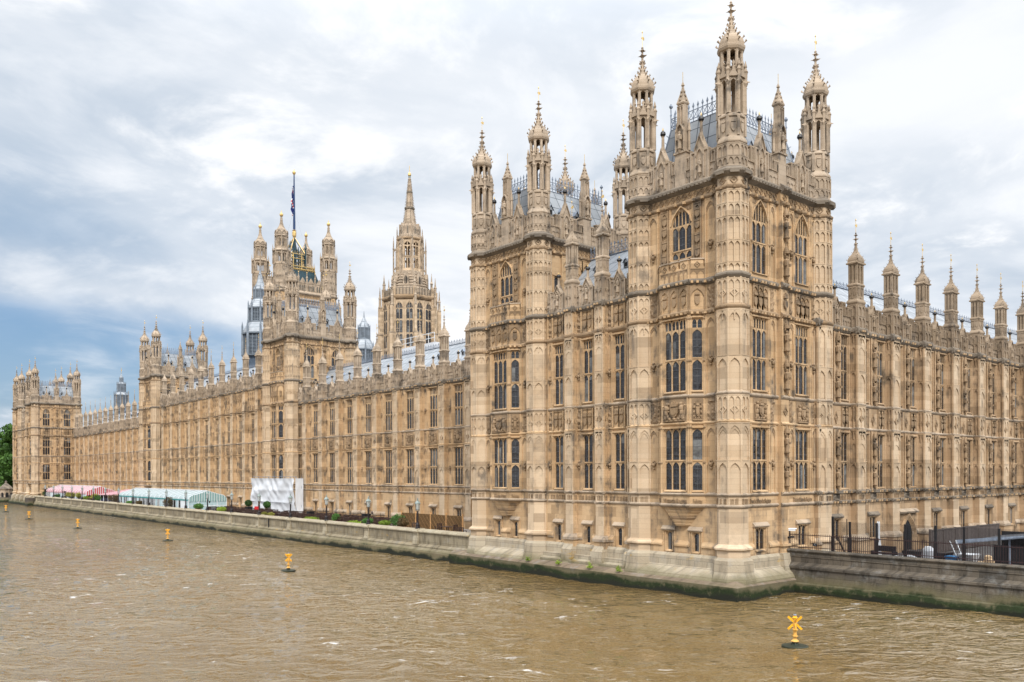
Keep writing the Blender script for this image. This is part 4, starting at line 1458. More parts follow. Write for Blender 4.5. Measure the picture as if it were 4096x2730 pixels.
def long_range(name, label, cat, origin, U, N, n, S, kind, spec, z_top, first=0, ridge=(4.5, 25.3), last_buttress=True, crest_step=.6, gab=True, crest_h=.62, group=None, low_dormers=True, skip=()):
    """a range of n bays; origin is the foot of the first buttress on the wall plane"""
    t = thing(name, label, cat, (origin[0], origin[1], 0), 0, group)
    rz = math.atan2(N[0], -N[1])
    flip = U[0] * N[1] - U[1] * N[0] > 0          # U runs the other way from the window's own x axis
    mb = MB().fr((0, 0), U, N)
    spec(mb, S)
    wallmesh = mb.build('wall', t).data
    p = MB().fr((0, 0), U, N)
    bw, bd = kind['buttress']
    p.parapet(bw / 2, S - bw / 2, z_top, kind.get('tmat', 'stone_grey'), (S * kind.get('gab', .5),) if gab else (), 1.0, .28, .5, .4, gs=.8)
    pm = p.build('parapet', t).data
    a, b, vp = buttress_top(z_top, bw, bd, kind.get('tmat', 'stone_grey'))
    am = a.build('turret', t)
    bm_, vm = b.build('spire', am), vane(1.25, .018).build('weathervane', am, vp)
    meshes = (am.data, bm_.data, vm.data)
    for o in (vm, bm_, am):
        bpy.data.objects.remove(o)
    for i in range(n):
        off = (U[0] * S * i, U[1] * S * i, 0)
        if i:
            place('wall', wallmesh, t, off)
            place('parapet', pm, t, off)
        for c, nl, lw, z, H, ztr, trac, kw in kind['wins'](i):
            window(t, (off[0] + U[0] * c, off[1] + U[1] * c, z), rz, nl, lw, H, ztr, trac, **kw)
    for i in range(n + (1 if last_buttress else 0)):
        if i in skip:
            continue
        off = (U[0] * S * i + N[0] * bd, U[1] * S * i + N[1] * bd, 0)
        o = place('turret', meshes[0], t, off, rz)
        place('spire', meshes[1], o)
        place('weathervane', meshes[2], o, vp)
    dep, zr = ridge
    m = MB().fr((0, 0), U, N)
    O = m.sub(0, -1.0)[0]
    m.fr(O, U, N)
    pitched_roof(m, n * S, z_top + .3, zr, dep)
    m.fr((0, 0), U, N)
    m.box(0, n * S, -1.2, -.2, z_top - .4, z_top + .35, 'lead_roof')
    ro = m.build('roof', t)
    c = MB()
    q0 = (N[0] * (-1 - dep), N[1] * (-1 - dep))
    crest_run(c, [q0, (q0[0] + U[0] * n * S, q0[1] + U[1] * n * S)], zr + .1, crest_h, crest_step)
    c.build('cresting', ro)
    d = MB().fr((0, 0), (1, 0), (0, -1))
    dormer(d, (0, 0, 0), .55, .7, .9)
    DM = None
    for i in range(n):
        for f, uu in ((.62, .32), (.12, .30)) if low_dormers else ((.5, .5),):
            loc = (U[0] * S * (i + uu) - N[0] * (1 + dep * f), U[1] * S * (i + uu) - N[1] * (1 + dep * f), z_top + .2 + (zr - z_top) * f)
            if DM is None:
                DM = d.build('dormer', t, loc, rz).data
            else:
                place('dormer', DM, t, loc, rz)
    return t

# ------------------------------------------------------------------ the palace: towers and ranges
PAV = "matching square towers of the river front"
tower('gothic_tower', 'nearest and tallest-looking stone tower, rising from the water at the corner', .4, .3, 10.8, 8.1, 0,
      dict(river='bay', north='two', south='plain', west='plain'), PAV)
tower('gothic_tower', 'second stone tower from the right, joined to the nearest tower by a short range', .4, 20.4, 10.8, 8.1, 0,
      dict(river='bay', north=((1.75, 24.3, 1.9), (1.75, 22.9, .7)), south='plain', west='plain'), PAV, ('Alexandrina', ''))
tower('gothic_tower', 'set-back stone tower behind the white tarpaulin, in front of the great flag tower', 9.6, 89.4, 10.2, 8.4, 1.2,
      dict(river='bay', north='two', west='plain', south='plain'), PAV, ('Victoria Regina', 'Regina'))
tower('gothic_tower', 'set-back stone tower rising above the far end of the green and white marquee', 9.6, 157.4, 10.2, 8.4, 1.2,
      dict(river='bay', north='two', west='plain', south='plain'), PAV, ('Victoria Regina', 'Regina'))
tower('gothic_tower', 'far stone tower with two tall windows standing over the pink striped marquee', .4, 236.6, 10.8, 8.1, 0,
      dict(river='bay', north='two', west='plain', south='plain'), PAV, ('Victoria Regina', 'Regina'))
tower('gothic_tower', 'farthest stone tower of the river front, beside the green trees', .4, 256.6, 10.8, 8.1, 0,
      dict(river='bay', north='plain', west='plain', south='plain'), PAV, ('Victoria Regina', ''))

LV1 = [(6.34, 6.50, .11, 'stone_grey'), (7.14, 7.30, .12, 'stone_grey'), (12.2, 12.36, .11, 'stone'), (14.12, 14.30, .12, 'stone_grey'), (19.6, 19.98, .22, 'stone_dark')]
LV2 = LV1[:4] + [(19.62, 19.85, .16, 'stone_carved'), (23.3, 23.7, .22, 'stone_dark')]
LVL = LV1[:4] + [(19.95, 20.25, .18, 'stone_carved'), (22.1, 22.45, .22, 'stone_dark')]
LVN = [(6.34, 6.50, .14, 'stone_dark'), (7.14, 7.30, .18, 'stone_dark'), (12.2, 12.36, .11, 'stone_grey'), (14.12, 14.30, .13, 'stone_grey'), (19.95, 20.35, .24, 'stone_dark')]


def link_spec(mb, S):
    c = S / 2 + .05
    range_bay(mb, S, LVL, 0, [(c, 2, .46, 7.5, 4.45), (c, 2, .46, 14.6, 5.1), (c, 1, .48, 3.05, 1.45)], (.9, .5), cornice=22.1)
    range_dress(mb, S, [('blank', .5, c - .75, 7.32, 12.15), ('blank', c + .75, S - .5, 7.32, 12.15), ('blank', .5, c - .75, 14.3, 19.9), ('blank', c + .75, S - .5, 14.3, 19.9),
                        ('leaf', .52, c - .72, 12.42, 14.06), ('leaf', c + .72, S - .52, 12.42, 14.06), ('shields', c - .55, c + .55, 12.42, 14.06),
                        ('leaf', .52, c - .72, 20.35, 22.05), ('leaf', c + .72, S - .52, 20.35, 22.05), ('shields', c - .55, c + .55, 20.35, 22.05)])
    base_course(mb, 0, S, gaps=[(c - .6, c + .6)])
    mb.loft([([(-.6, 0), (.6, 0), (.6, 1.0), (-.6, 1.0)], -.5), ([(-.6, 0), (.6, 0), (.6, .9), (-.6, .9)], 2.5), ([(-.5, 0), (.5, 0), (.5, .62), (-.5, .62)], 2.95)], 'base_stone')
    for k in range(3):
        mb.box(.4, S - .4, 0, 1.45 - .4 * k, .9 + .45 * k, 1.2 + .45 * k, 'base_stone')


def link_wins(i):
    c = 3.5 / 2 + .05
    return [(c, 2, .46, 7.5, 4.45, 2.1, 0.0, {}), (c, 2, .46, 14.6, 5.1, 2.25, .8, {}), (c, 1, .48, 3.05, 1.45, None, 0.0, dict(base=True))]


for y0, lab in ((8.95, 'short low range of three bays between the two nearest towers'), (245.5, 'short low range between the two farthest towers of the river front')):
    long_range('linking_range', lab, 'building', (.25, y0), (0, 1), (-1, 0), 3, 3.5, dict(buttress=(.9, .5), wins=link_wins, gab=.52), link_spec, 22.45,
               ridge=(4.6, 28.0), crest_h=1.15, crest_step=.42, last_buttress=False, skip=(0,), group='short ranges between paired towers')


def river_spec(levels, cornice, attic):
    def f(mb, S):
        c = S / 2 - .05
        range_bay(mb, S, levels, 0, [(c, 3, .47, 7.5, 4.45), (c, 3, .47, 14.5, 4.85), (c, 2, .4, 2.9, 1.75)], (1.05, .55), cornice=cornice)
        d = []
        for z0, z1 in ((7.32, 12.15), (14.3, 19.55)):
            d += [('blank', .62, 1.32, z0, z1), ('blank', S - 1.42, S - .62, z0, z1), ('rib', c - 1.1, 0, z0, z1), ('rib', c + 1.1, 0, z0, z1)]
        d += [('leaf', .66, 1.28, 12.42, 14.06), ('leaf', S - 1.38, S - .66, 12.42, 14.06), ('arms', c - .95, c + .95, 12.42, 14.06)]
        if attic:
            for k in range(5):
                a = .6 + k * (S - 1.2) / 5
                b = a + (S - 1.2) / 5
                d.append(('blank', a + .03, b - .03, 20.9, 23.3))
                d.append(('leaf', a + .08, b - .08, 19.95, 20.8))
        range_dress(mb, S, d)
    return f


def river_wins(S):
    c = S / 2 - .05
    return lambda i: [(c, 3, .47, 7.5, 4.45, 2.1, 0.0, {}), (c, 3, .47, 14.5, 4.85, 2.1, .85, {}), (c, 2, .4, 2.9, 1.75, None, 0.0, dict(base=True))]


RG = 'long ranges of the river front'
long_range('river_range', 'nearest long river wing with grey roof, right of the tower behind the tarpaulin', 'building', (10.15, 32.78), (0, 1), (-1, 0), 11, 5.24,
           dict(buttress=(1.05, .55), wins=river_wins(5.24)), river_spec(LV1, 19.75, False), 20.0, ridge=(4.6, 25.5), last_buttress=False, group=RG)
long_range('river_range', 'middle river wing one storey taller, behind the green and white marquee', 'building', (10.15, 97.76), (0, 1), (-1, 0), 11, 5.54,
           dict(buttress=(1.05, .55), wins=river_wins(5.54)), river_spec(LV2, 23.4, True), 23.7, ridge=(4.6, 29.0), last_buttress=False, skip=(0,), group=RG)
long_range('river_range', 'farthest river wing crowded with turrets, behind the pink striped marquee', 'building', (10.15, 164.9), (0, 1), (-1, 0), 14, 5.12,
           dict(buttress=(1.05, .55), wins=river_wins(5.12)), river_spec(LV1, 19.75, False), 20.0, ridge=(4.6, 25.3), last_buttress=False, skip=(0,), crest_step=.9, group=RG)


def north_spec(mb, S):
    c = 2.95
    w = [(c + q * 1.32, 2, .46, z, H) for q in (-1, 1) for z, H in ((7.5, 4.45), (14.6, 5.15))]
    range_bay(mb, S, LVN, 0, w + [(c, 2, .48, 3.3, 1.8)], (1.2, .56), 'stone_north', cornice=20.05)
    d = []
    for z0, z1 in ((7.32, 12.18), (14.3, 19.93)):
        d += [('rib', c + q * 2.0, 0, z0, z1) for q in (-1, 1)] + [('rib', c + q * .66, 0, z0, z1) for q in (-1, 1)]
        d.append(('statues', c - .36, c + .36, z0, z1))
    d += [('shields', c + q * 1.32 - .5, c + q * 1.32 + .5, 12.42, 14.06) for q in (-1, 1)]
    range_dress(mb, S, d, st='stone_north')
    mb.diamond(c, 13.1, .24, 'stone_carved', .08, .5)
    mb.relief(c - .5, c + .5, 6.5, 7.5, 'leaf', 'stone_dark', .05, .4, 3, 10, 10)
    mb.box(c - .35, c + .35, 0, .45, 7.12, 7.34, 'stone_dark')


def north_wins(i):
    c = 2.95
    r_ = [(c + q * 1.32, 2, .46, z, H, zt, tr, dict(mat='stone_north')) for q in (-1, 1) for z, H, zt, tr in ((7.5, 4.45, 2.1, 0.0), (14.6, 5.15, 2.25, .8))]
    if i != 2:
        r_.append((c, 2, .48, 3.3, 1.8, None, 0.0, dict(base=True, mat='stone_north')))
    return r_


nr = long_range('north_range', 'long north wing with slender turrets, running away right of the nearest tower', 'building', (10.75, .12), (1, 0), (0, -1), 12, 5.86,
                dict(buttress=(1.2, .56), wins=north_wins, gab=.5, tmat='stone_brown'), north_spec, 20.35, ridge=(5.0, 25.9), last_buttress=False, skip=(0,), low_dormers=False)
# arched doorway in the third bay
m = MB().fr((5.86 * 2, 0), (1, 0), (0, -1))
st = 'stone_north'
c = 2.95
m.box(c - 1.55, c + 1.55, -.02, .10, 2.0, 5.25, st)
for k in range(4):
    q = 1.25 - k * .14
    m.archrib(c - q, c + q, 3.5, 1.5 - k * .12, .08, .30 - k * .05, .13, st, 10)
    for a in (-1, 1):
        m.box(c + a * (q + .065) - .065, c + a * (q + .065) + .065, .05, .30 - k * .05, 1.9, 3.5, st)
m.plate([(c - .83, 1.9), (c + .83, 1.9), (c + .83, 3.5), (c + .6, 4.1), (c + .3, 4.45), (c, 4.72), (c - .3, 4.45), (c - .6, 4.1), (c - .83, 3.5)], .09, .115, 'void')
for k in range(7):
    m.box(c - .72 + k * .24 - .015, c - .72 + k * .24 + .015, .115, .14, 1.9, 4.1, 'iron')
m.strip([(.05, 5.2), (.32, 5.2), (.38, 5.35), (.1, 5.6)], c - 1.75, c + 1.75, 'stone_grey')
m.relief(c - 1.5, c - .75, 4.2, 5.15, 'leaf', 'stone_carved', .1, .12, 2, 8, 8)
m.relief(c + .75, c + 1.5, 4.2, 5.15, 'leaf', 'stone_carved', .1, .12, 5, 8, 8)
m.build('doorway', nr)


# ------------------------------------------------------------------ great flag tower
def flag_tower():
    t = thing('flag_tower', 'great square tower with gilded dark roof and a flag mast, behind the set-back tower', 'tower', (74.3, 235.6, 0))
    L, st = 17.6, 'stone'
    mb = MB()
    mb.box(0, L, -L, 0, 0, 68, st)
    for O, U, N in (((0, -1.2), (1, 0), (0, -1)), ((-1.2, 0), (0, 1), (-1, 0)), ((L + 1.2, 0), (0, 1), (1, 0)), ((0, L + 1.2), (1, 0), (0, 1))):
        mb.fr(O, U, N)
        mb.box(0, L, -1.3, 0, 0, 71, st)
        for z0, z1, p in ((59.5, 60.3, .4), (66.6, 67.2, .35), (68.6, 69.2, .4), (70.6, 71.3, .6)):
            mb.string(0, L, z0, z1, p, 'stone_grey')
        for k in range(3):
            u = L / 2 + (k - 1) * 4.3
            mb.box(u - 1.3, u + 1.3, .02, .05, 34, 57.5, 'void')
            mb.arch(u - 1.3, u + 1.3, 54.5, 58, 3, 0, .4, st, 8)
            for q in (-1.45, -.45, .45, 1.45):
                mb.box(u + q - .16, u + q + .16, 0, .5, 34, 58, st)
        for k in range(12):
            u = 2.6 + k * (L - 5.2) / 11
            mb.panel2(u - .5, u + .5, 60.4, 66.5, st, 2, (66.3, 63.4), .25, .09)
            mb.diamond(u, 67.9, .42, 'stone_carved', .2)
            mb.panel2(u - .5, u + .5, 69.2, 70.6, 'stone_carved', 2, (70.5,), .2, .08)
        # open arcaded parapet
        for k in range(19):
            u = 2.2 + k * (L - 4.4) / 18
            mb.box(u - .13, u + .13, -.5, 0, 71.2, 74.6, 'stone_grey')
            if k < 18:
                v = u + (L - 4.4) / 18
                mb.arch(u + .13, v - .13, 73.4, 74.6, .7, -.4, -.05, 'stone_grey', 6)
                mb.box(u, v, -.5, -.02, 71.2, 72.0, 'stone_grey')
        mb.box(2, L - 2, -.55, .1, 74.6, 74.9, 'stone_grey')
        for k in range(5):
            u = 2.6 + k * (L - 5.2) / 4
            mb.lathe([(.32, 71.2), (.3, 76.4), (.4, 76.5), (.22, 76.9), (.05, 78.4)], 'stone_grey', 6, (u, -.2))
            mb.ball((u, -.2, 78.3), .2, 'gold', 6, 4)
            if k < 4:
                q = u + (L - 5.2) / 8
                mb.plate([(q - 1.1, 74.8), (q + 1.1, 74.8), (q, 76.6)], -.4, -.1, 'stone_grey')
    mb.fr()
    mb.build('wall', t)
    a = MB()
    g, ap = 'stone_grey', 2.45
    a.lathe([(ap, 30), (ap, 72)], st, 8)
    a.lathe([(ap, 71), (ap + .2, 71.5), (ap + .3, 72), (ap, 72.4), (ap, 79.6), (ap + .15, 79.9), (ap, 80.1)], g, 8)
    for z0, z1, p in ((59.5, 60.3, .3), (66.6, 67.2, .3), (70.6, 71.3, .45)):
        a.ring(ap, z0, z1, p, g)
    for i, w in octframes(a, (0, 0), ap):
        a.panel2(-w, w, 60.4, 66.5, st, 2, (66.3, 63.4), .12, .12)
        a.panel2(-w, w, 72.4, 79.6, g, 2, (79.4, 76.2), .12, .12)
        a.diamond(0, 73.4, .5, g, .15)

    def stage(z0, z1, ap, pier, tall):
        R = ap / math.cos(math.pi / 8)
        for i in range(8):
            A = math.pi / 8 + i * math.pi / 4
            a.lathe([(pier * 1.2, z0), (pier, z0 + .3), (pier, z1 - .3), (pier * 1.3, z1)], g, 6, ((R - pier) * math.cos(A), (R - pier) * math.sin(A)))
            a.lathe([(pier * .45, z0), (pier * .4, z1), (pier * .55, z1 + .3), (.02, z1 + tall)], g, 5, ((R + .25) * math.cos(A), (R + .25) * math.sin(A)))
        for i, w in octframes(a, (0, 0), ap):
            a.arch(-w + pier, w - pier, z1 - 1.2, z1, .9, -.35, 0, g, 8)
            a.box(-.09, .09, -.3, -.1, z0, z1, g)
            a.box(-w, w, -.3, -.05, z0, z0 + .7, g)
        a.lathe([(ap, z1 - .1), (ap + .35, z1 + .15), (ap + .35, z1 + .4), (ap - .1, z1 + .9), (.1, z1 + .95)], g, 8)
    stage(80, 84.2, 2.4, .38, 2.6)
    a.lathe([(2.3, 84.6), (2.3, 85.4), (2.0, 85.6)], g, 8)
    stage(85.4, 89.3, 1.75, .3, 1.2)
    b = MB()
    b.lathe([(1.75, 89.8), (2.0, 90.1), (2.0, 90.9), (1.6, 91.7), (1.05, 92.5), (.66, 93.4), (.42, 94.5), (.28, 96.2), (.42, 96.4)], g, 8)
    for j in range(9):
        z = 90.6 + j * .62
        r_ = max(.36, 2.25 * max(.01, 1 - (z - 90) / 6.0) ** 1.5)
        for q in range(8):
            A = math.pi / 8 + q * math.pi / 4
            b.ball((r_ * math.cos(A), r_ * math.sin(A), z), .11 if z > 92 else .18, g, 5, 3)
    for i, w in octframes(b, (0, 0), 1.95):
        b.archrib(-w * .8, w * .8, 90.4, .9, .05, .25, .14, g, 6)
    b.lathe([(.42, 96.4), (.58, 96.8), (.52, 97.2), (.18, 97.6), (.1, 98.0), (.02, 98.5)], 'gold', 8)
    o = a.build('turret', t)
    s_ = b.build('spire', o)
    for x, y in ((L, 0), (0, L), (L, L)):
        o2 = place('turret', o.data, t, (x, y, 0))
        place('spire', s_.data, o2)
    m = MB()
    m.loft([([(1, -1), (L - 1, -1), (L - 1, -L + 1), (1, -L + 1)], 71), ([(2.4, -2.4), (L - 2.4, -2.4), (L - 2.4, -L + 2.4), (2.4, -L + 2.4)], 76), ([(3.6, -3.6), (L - 3.6, -3.6), (L - 3.6, -L + 3.6), (3.6, -L + 3.6)], 80.4)], 'dark_roof')
    ro = m.build('roof', t)
    c = MB()
    k0, k1 = 3.6, L - 3.6
    for O, U, N in (((k0, k0), (1, 0), (0, -1)), ((k0, k0), (0, 1), (-1, 0)), ((k1, k0), (0, 1), (1, 0)), ((k0, k1), (1, 0), (0, 1))):
        c.fr(O, U, N)
        L2 = k1 - k0
        c.box(0, L2, 0, .25, 80.3, 80.55, 'gold')
        c.box(0, L2, 0, .15, 81.3, 81.5, 'gold')
        for k in range(15):
            u = k * L2 / 14
            c.tube((u, .1, 79.0), (u, .1, 82.4), .09, 'gold', 5, .03)
            c.ball((u, .12, 80.0), .18, 'gold', 5, 3)
            if k % 2 == 0:
                c.tube((u, .1 - 1.2 * .45, 77.4), (u, .1, 79.2), .10, 'gold', 5)
        # open iron lantern above
        a0 = 2.6
        for k in range(6):
            u = a0 + k * (L2 - 2 * a0) / 5
            c.tube((u, -a0, 80.4), (u, -a0, 86.4), .16, 'dark_roof' if k in (0, 2, 3, 5) else 'gold', 6)
        for z in (82.0, 84.6, 86.2):
            c.box(a0 - .2, L2 - a0 + .2, -a0 - .1, -a0 + .15, z, z + .18, 'gold')
            c.box(a0 - .2, L2 - a0 + .2, -a0 - .1, -a0 + .1, z - .3, z, 'dark_roof')
        for k in range(9):
            u = a0 + k * (L2 - 2 * a0) / 8
            c.tube((u, -a0, 86.4), (u, -a0, 87.4), .07, 'gold', 4, .02)
    c.fr()
    q = L / 2
    for x in (-1, 1):
        for y in (-1, 1):
            c.tube((q + x * 2.9, -(q + y * 2.9), 86.4), (q, -q, 93.0), .16, 'gold', 6, .13)
            c.tube((q + x * 2.7, -(q + y * 2.7), 86.2), (q, -q, 92.4), .16, 'dark_roof', 6, .13)
            c.tube((q + x * 2.9, -(q + y * 2.9), 80.4), (q + x * 2.9, -(q + y * 2.9), 88.4), .28, 'dark_roof', 6)
            c.lathe([(.36, 88.3), (.4, 88.6), (.08, 90.4)], 'dark_roof', 6, (q + x * 2.9, -(q + y * 2.9)))
            c.tube((q, -q, 89.2), (q + x * 1.9, -(q + y * 1.9), 86.5), .12, 'dark_roof', 5)
    c.lathe([(.9, 80), (.6, 90), (.35, 93)], 'dark_roof', 8, (q, -q))
    c.lathe([(.3, 92.4), (.65, 93.2), (.7, 94.4), (.45, 94.9), (.75, 95.0), (.2, 95.4)], 'gold', 10, (q, -q))
    c.build('lantern', ro)
    f = MB()
    f.lathe([(.40, 94.5), (.36, 100), (.26, 108), (.18, 115)], 'mast_blue', 8, (q, -q))
    f.lathe([(.2, 114.8), (.5, 115.3), (.55, 115.8), (.2, 116.3), (.03, 116.9)], 'gold', 8, (q, -q))
    for x, y in ((-3, -3), (3, -3), (-3, 3), (3, 3)):
        f.tube((q, -q, 103), (q + x, -(q + y), 88), .018, 'crest_grey', 3)
    mast = f.build('flag_mast', ro)
    # limp flag hanging in folds down the mast: blue with white and red crossing bands
    tag_o = thing('flag', 'blue, white and red flag hanging limp from the tall mast', 'flag', (74.3 + q, 235.6 + q, 111))
    me = MB()
    rows, cols = 34, 9
    P_ = []
    for j in range(rows + 1):
        z = -j * .29
        w = .30 + .35 * math.sin(math.pi * min(1, j / rows * 1.02)) ** 2 + (.6 if 21 < j < 30 else 0) * (1 - abs(j - 25.5) / 4.5)
        for i in range(cols + 1):
            f_ = i / cols
            P_.append((-.38 - w * f_ * .64 + .12 * math.sin(j * .5 + i), .05 + .38 * math.sin(i * 1.9 + j * .16) + w * f_ * .5, z - f_ * .9))
    for j in range(rows):
        for i in range(cols):
            d_ = j + i * 1.2
            band = d_ % 17
            mt = 'signal_red' if 7.2 < band < 9.4 else ('flag_white' if 5.6 < band < 11 else 'flag_blue')
            k = j * (cols + 1) + i
            me.raw([P_[k], P_[k + 1], P_[k + cols + 2], P_[k + cols + 1]], [(0, 1, 2, 3)], mt)
    me.build('cloth', tag_o)


flag_tower()


def spire_tower():
    t = thing('spire_tower', 'octagonal stone tower with tall lancet windows and a needle spire, behind the nearest grey roof', 'tower', (74.6, 156.3, 0))
    st, g = 'stone_pale', 'stone_grey'
    mb = MB()
    ap = 6.5
    mb.lathe([(ap, 20), (ap, 54.6)], st, 8, cap=False)
    mb.ring(ap, 54.4, 55.2, .5, 'stone_carved')
    mb.ring(ap, 41, 41.5, .25, g)
    mb.lathe([(ap - .2, 55), (ap - .2, 57.2), (ap - .5, 57.2), (ap - .5, 56.4), (5.3, 56.6), (4.3, 59.6), (3.6, 62.4)], g, 8)
    for i, w in octframes(mb, (0, 0), ap):
        for c in (-1.35, 1.35):
            mb.archrib(c - .95, c + .95, 52.2, 1.3, .0, .3, .22, st, 8)
            for a in (-1.06, 1.06):
                mb.box(c + a - .11, c + a + .11, 0, .3, 36, 52.2, st)
        mb.panel2(-w, w, 36, 41, st, 4, (40.8,), .1, .1)
        for k in range(6):
            u = -w + .5 + k * (2 * w - 1) / 5
            mb.box(u - .09, u + .09, 0, .16, 55.2, 57.4, 'stone_dark')
        for a in (-w, w):
            mb.box(a - .35, a + .35, -.2, .35, 20, 57.6, st)
    # sloped stone courses and lucarnes
    for j in range(7):
        f = j / 7
        mb.ring(5.3 - 1.6 * f, 56.7 + 5.4 * f, 56.85 + 5.4 * f, .10, g)
    for i, w in octframes(mb, (0, 0), 4.35):
        mb.plate([(-.75, 58.4), (.75, 58.4), (.75, 60.6), (0, 62.0), (-.75, 60.6)], -1.2, .55, g)
        mb.plate([(-.36, 58.7), (.36, 58.7), (.36, 60.3), (0, 60.9), (-.36, 60.3)], .54, .58, 'void')
        mb.box(-.07, .07, .55, .66, 58.7, 60.8, g)
    # ring of buttresses with pinnacles and flyers
    for i in range(8):
        A = math.pi / 8 + i * math.pi / 4
        ca, sa = math.cos(A), math.sin(A)
        U, N = (-sa, ca), (ca, sa)
        mb.fr((8.0 * ca, 8.0 * sa), U, N)
        mb.box(-.42, .42, -.6, .6, 20, 45.5, st)
        mb.box(-.34, .34, -.45, .45, 45.5, 52.5, st)
        mb.lathe([(.36, 52.4), (.45, 52.7), (.3, 53.2), (.27, 55.0), (.36, 55.1), (.2, 55.6), (.03, 58.2)], g, 6)
        for j in range(5):
            for q in (-1, 1):
                mb.ball((q * (.26 - j * .04), 0, 55.6 + j * .5), .10, g, 5, 3)
        mb.strip([(-1.9, 47.6), (-.4, 46.2), (-.4, 46.9), (-1.9, 49.2)], -.18, .18, st)
        mb.strip([(-1.9, 38.0), (-.5, 36.2), (-.5, 37.2), (-1.9, 40)], -.2, .2, st)
        for z in (31, 38, 45.4):
            mb.box(-.5, .5, -.7, .7, z, z + .3, g)
        mb.fr((6.9 * ca, 6.9 * sa), U, N)
        mb.lathe([(.34, 54.8), (.3, 58.6), (.4, 58.8), (.2, 59.4), (.03, 61.6)], g, 6)
        # upper ring round the lantern
        mb.fr((4.35 * ca, 4.35 * sa), U, N)
        mb.box(-.16, .16, -.18, .18, 58, 68.5, g)
        mb.lathe([(.2, 68.4), (.26, 68.6), (.15, 69.0), (.15, 70.0), (.02, 72.0)], g, 6)
        mb.strip([(-1.1, 68.6), (-.1, 67.8), (-.1, 68.2), (-1.1, 69.6)], -.09, .09, g)
        mb.strip([(-1.1, 63.8), (-.1, 62.8), (-.1, 63.2), (-1.1, 64.8)], -.09, .09, g)
    mb.fr()
    wall = mb.build('wall', t)
    wm = window_mesh(2, .80, 15.6, None, 1.9, 1.5, .12, 'stone_pale', False, True)
    f = MB()
    for k in range(1, 4):
        f.box(-.86, .86, -.13, -.03, k * 3.6, k * 3.6 + .15, st)
        for q in (-.44, .44):
            f.arch(q - .36, q + .36, k * 3.6 - .55, k * 3.6, .4, -.2, -.05, st, 6)
    tm = f.build('transom', t)
    tme = tm.data
    bpy.data.objects.remove(tm)
    for i in range(8):
        A = i * math.pi / 4
        N, U = (math.cos(A), math.sin(A)), (-math.sin(A), math.cos(A))
        for c in (-1.35, 1.35):
            p = (ap * N[0] + c * U[0] + N[0] * .28, ap * N[1] + c * U[1] + N[1] * .28, 38.2)
            th = math.atan2(N[0], -N[1])
            w_ = place('window', wm[0], t, p, th)
            place('pane', wm[1], w_)
            place('transom', tme, w_)
    # open lantern
    l = MB()
    ap2 = 3.05
    R = ap2 / math.cos(math.pi / 8)
    l.lathe([(ap2 + .2, 62.0), (ap2 + .1, 62.6), (ap2, 63.2)], st, 8)
    for i in range(8):
        A = math.pi / 8 + i * math.pi / 4
        l.lathe([(.52, 62.4), (.46, 63.4), (.42, 71.4)], st, 6, ((R - .3) * math.cos(A), (R - .3) * math.sin(A)))
        l.lathe([(.2, 62.4), (.17, 71.4), (.22, 71.6), (.14, 72), (.12, 73.4), (.02, 74.6)], g, 5, ((R + .1) * math.cos(A), (R + .1) * math.sin(A)))
    for i, w in octframes(l, (0, 0), ap2):
        l.arch(-w + .2, w - .2, 69.0, 71.0, 1.3, -.35, .02, st, 10)
        l.box(-.09, .09, -.3, -.05, 62.8, 70.6, st)
        l.box(-w, w, -.3, 0, 66.2, 66.5, st)
        for q in (-1, 1):
            l.arch(min(0, q * (w - .25)), max(0, q * (w - .25)), 68.6, 69.3, .45, -.28, -.08, st, 6)
            l.arch(min(0, q * (w - .25)), max(0, q * (w - .25)), 65.5, 66.2, .45, -.28, -.08, st, 6)
    l.ring(ap2, 70.8, 71.3, .3, 'stone_carved')
    l.lathe([(ap2, 70.9), (ap2 + .02, 72.0), (ap2 - .2, 72.0), (2.7, 72.1), (2.2, 74.0), (1.75, 75.4)], g, 8)
    for i, w in octframes(l, (0, 0), ap2):
        for k in range(4):
            u = -w + .3 + k * (2 * w - .6) / 3
            l.box(u - .07, u + .07, 0, .1, 71.2, 72.3, g)
    for i, w in octframes(l, (0, 0), 2.35):
        l.plate([(-.5, 72), (.5, 72), (.5, 74.6), (0, 75.6), (-.5, 74.6)], -.6, .25, g)
        l.box(-.22, .22, .24, .27, 72.4, 74.3, 'stone_dark')
        l.box(-w - .14, -w + .14, -.2, .3, 72, 75.2, g)
    l.build('lantern', t)
    s_ = MB()
    s_.lathe([(1.72, 75.0), (1.0, 79.7), (.98, 79.7), (.62, 84.0), (.28, 88.0)], g, 8)
    s_.ring(1.12, 79.4, 79.9, .16, 'stone_dark')
    s_.ring(.66, 83.8, 84.2, .13, 'stone_dark')
    for j in range(30):
        z = 75.3 + j * .42
        r_ = (1.72 + (.28 - 1.72) * (z - 75) / 13) / math.cos(math.pi / 8)
        for q in range(8):
            A = math.pi / 8 + q * math.pi / 4
            s_.ball((r_ * math.cos(A), r_ * math.sin(A), z), .10, g, 4, 3)
    s_.lathe([(.28, 87.8), (.32, 88.3), (.14, 88.4)], 'green_lead', 8)
    s_.lathe([(.2, 88.3), (.42, 88.6), (.36, 89.1), (.08, 89.5), (.06, 91.2)], 'gold', 8)
    s_.build('spire', t)


spire_tower()


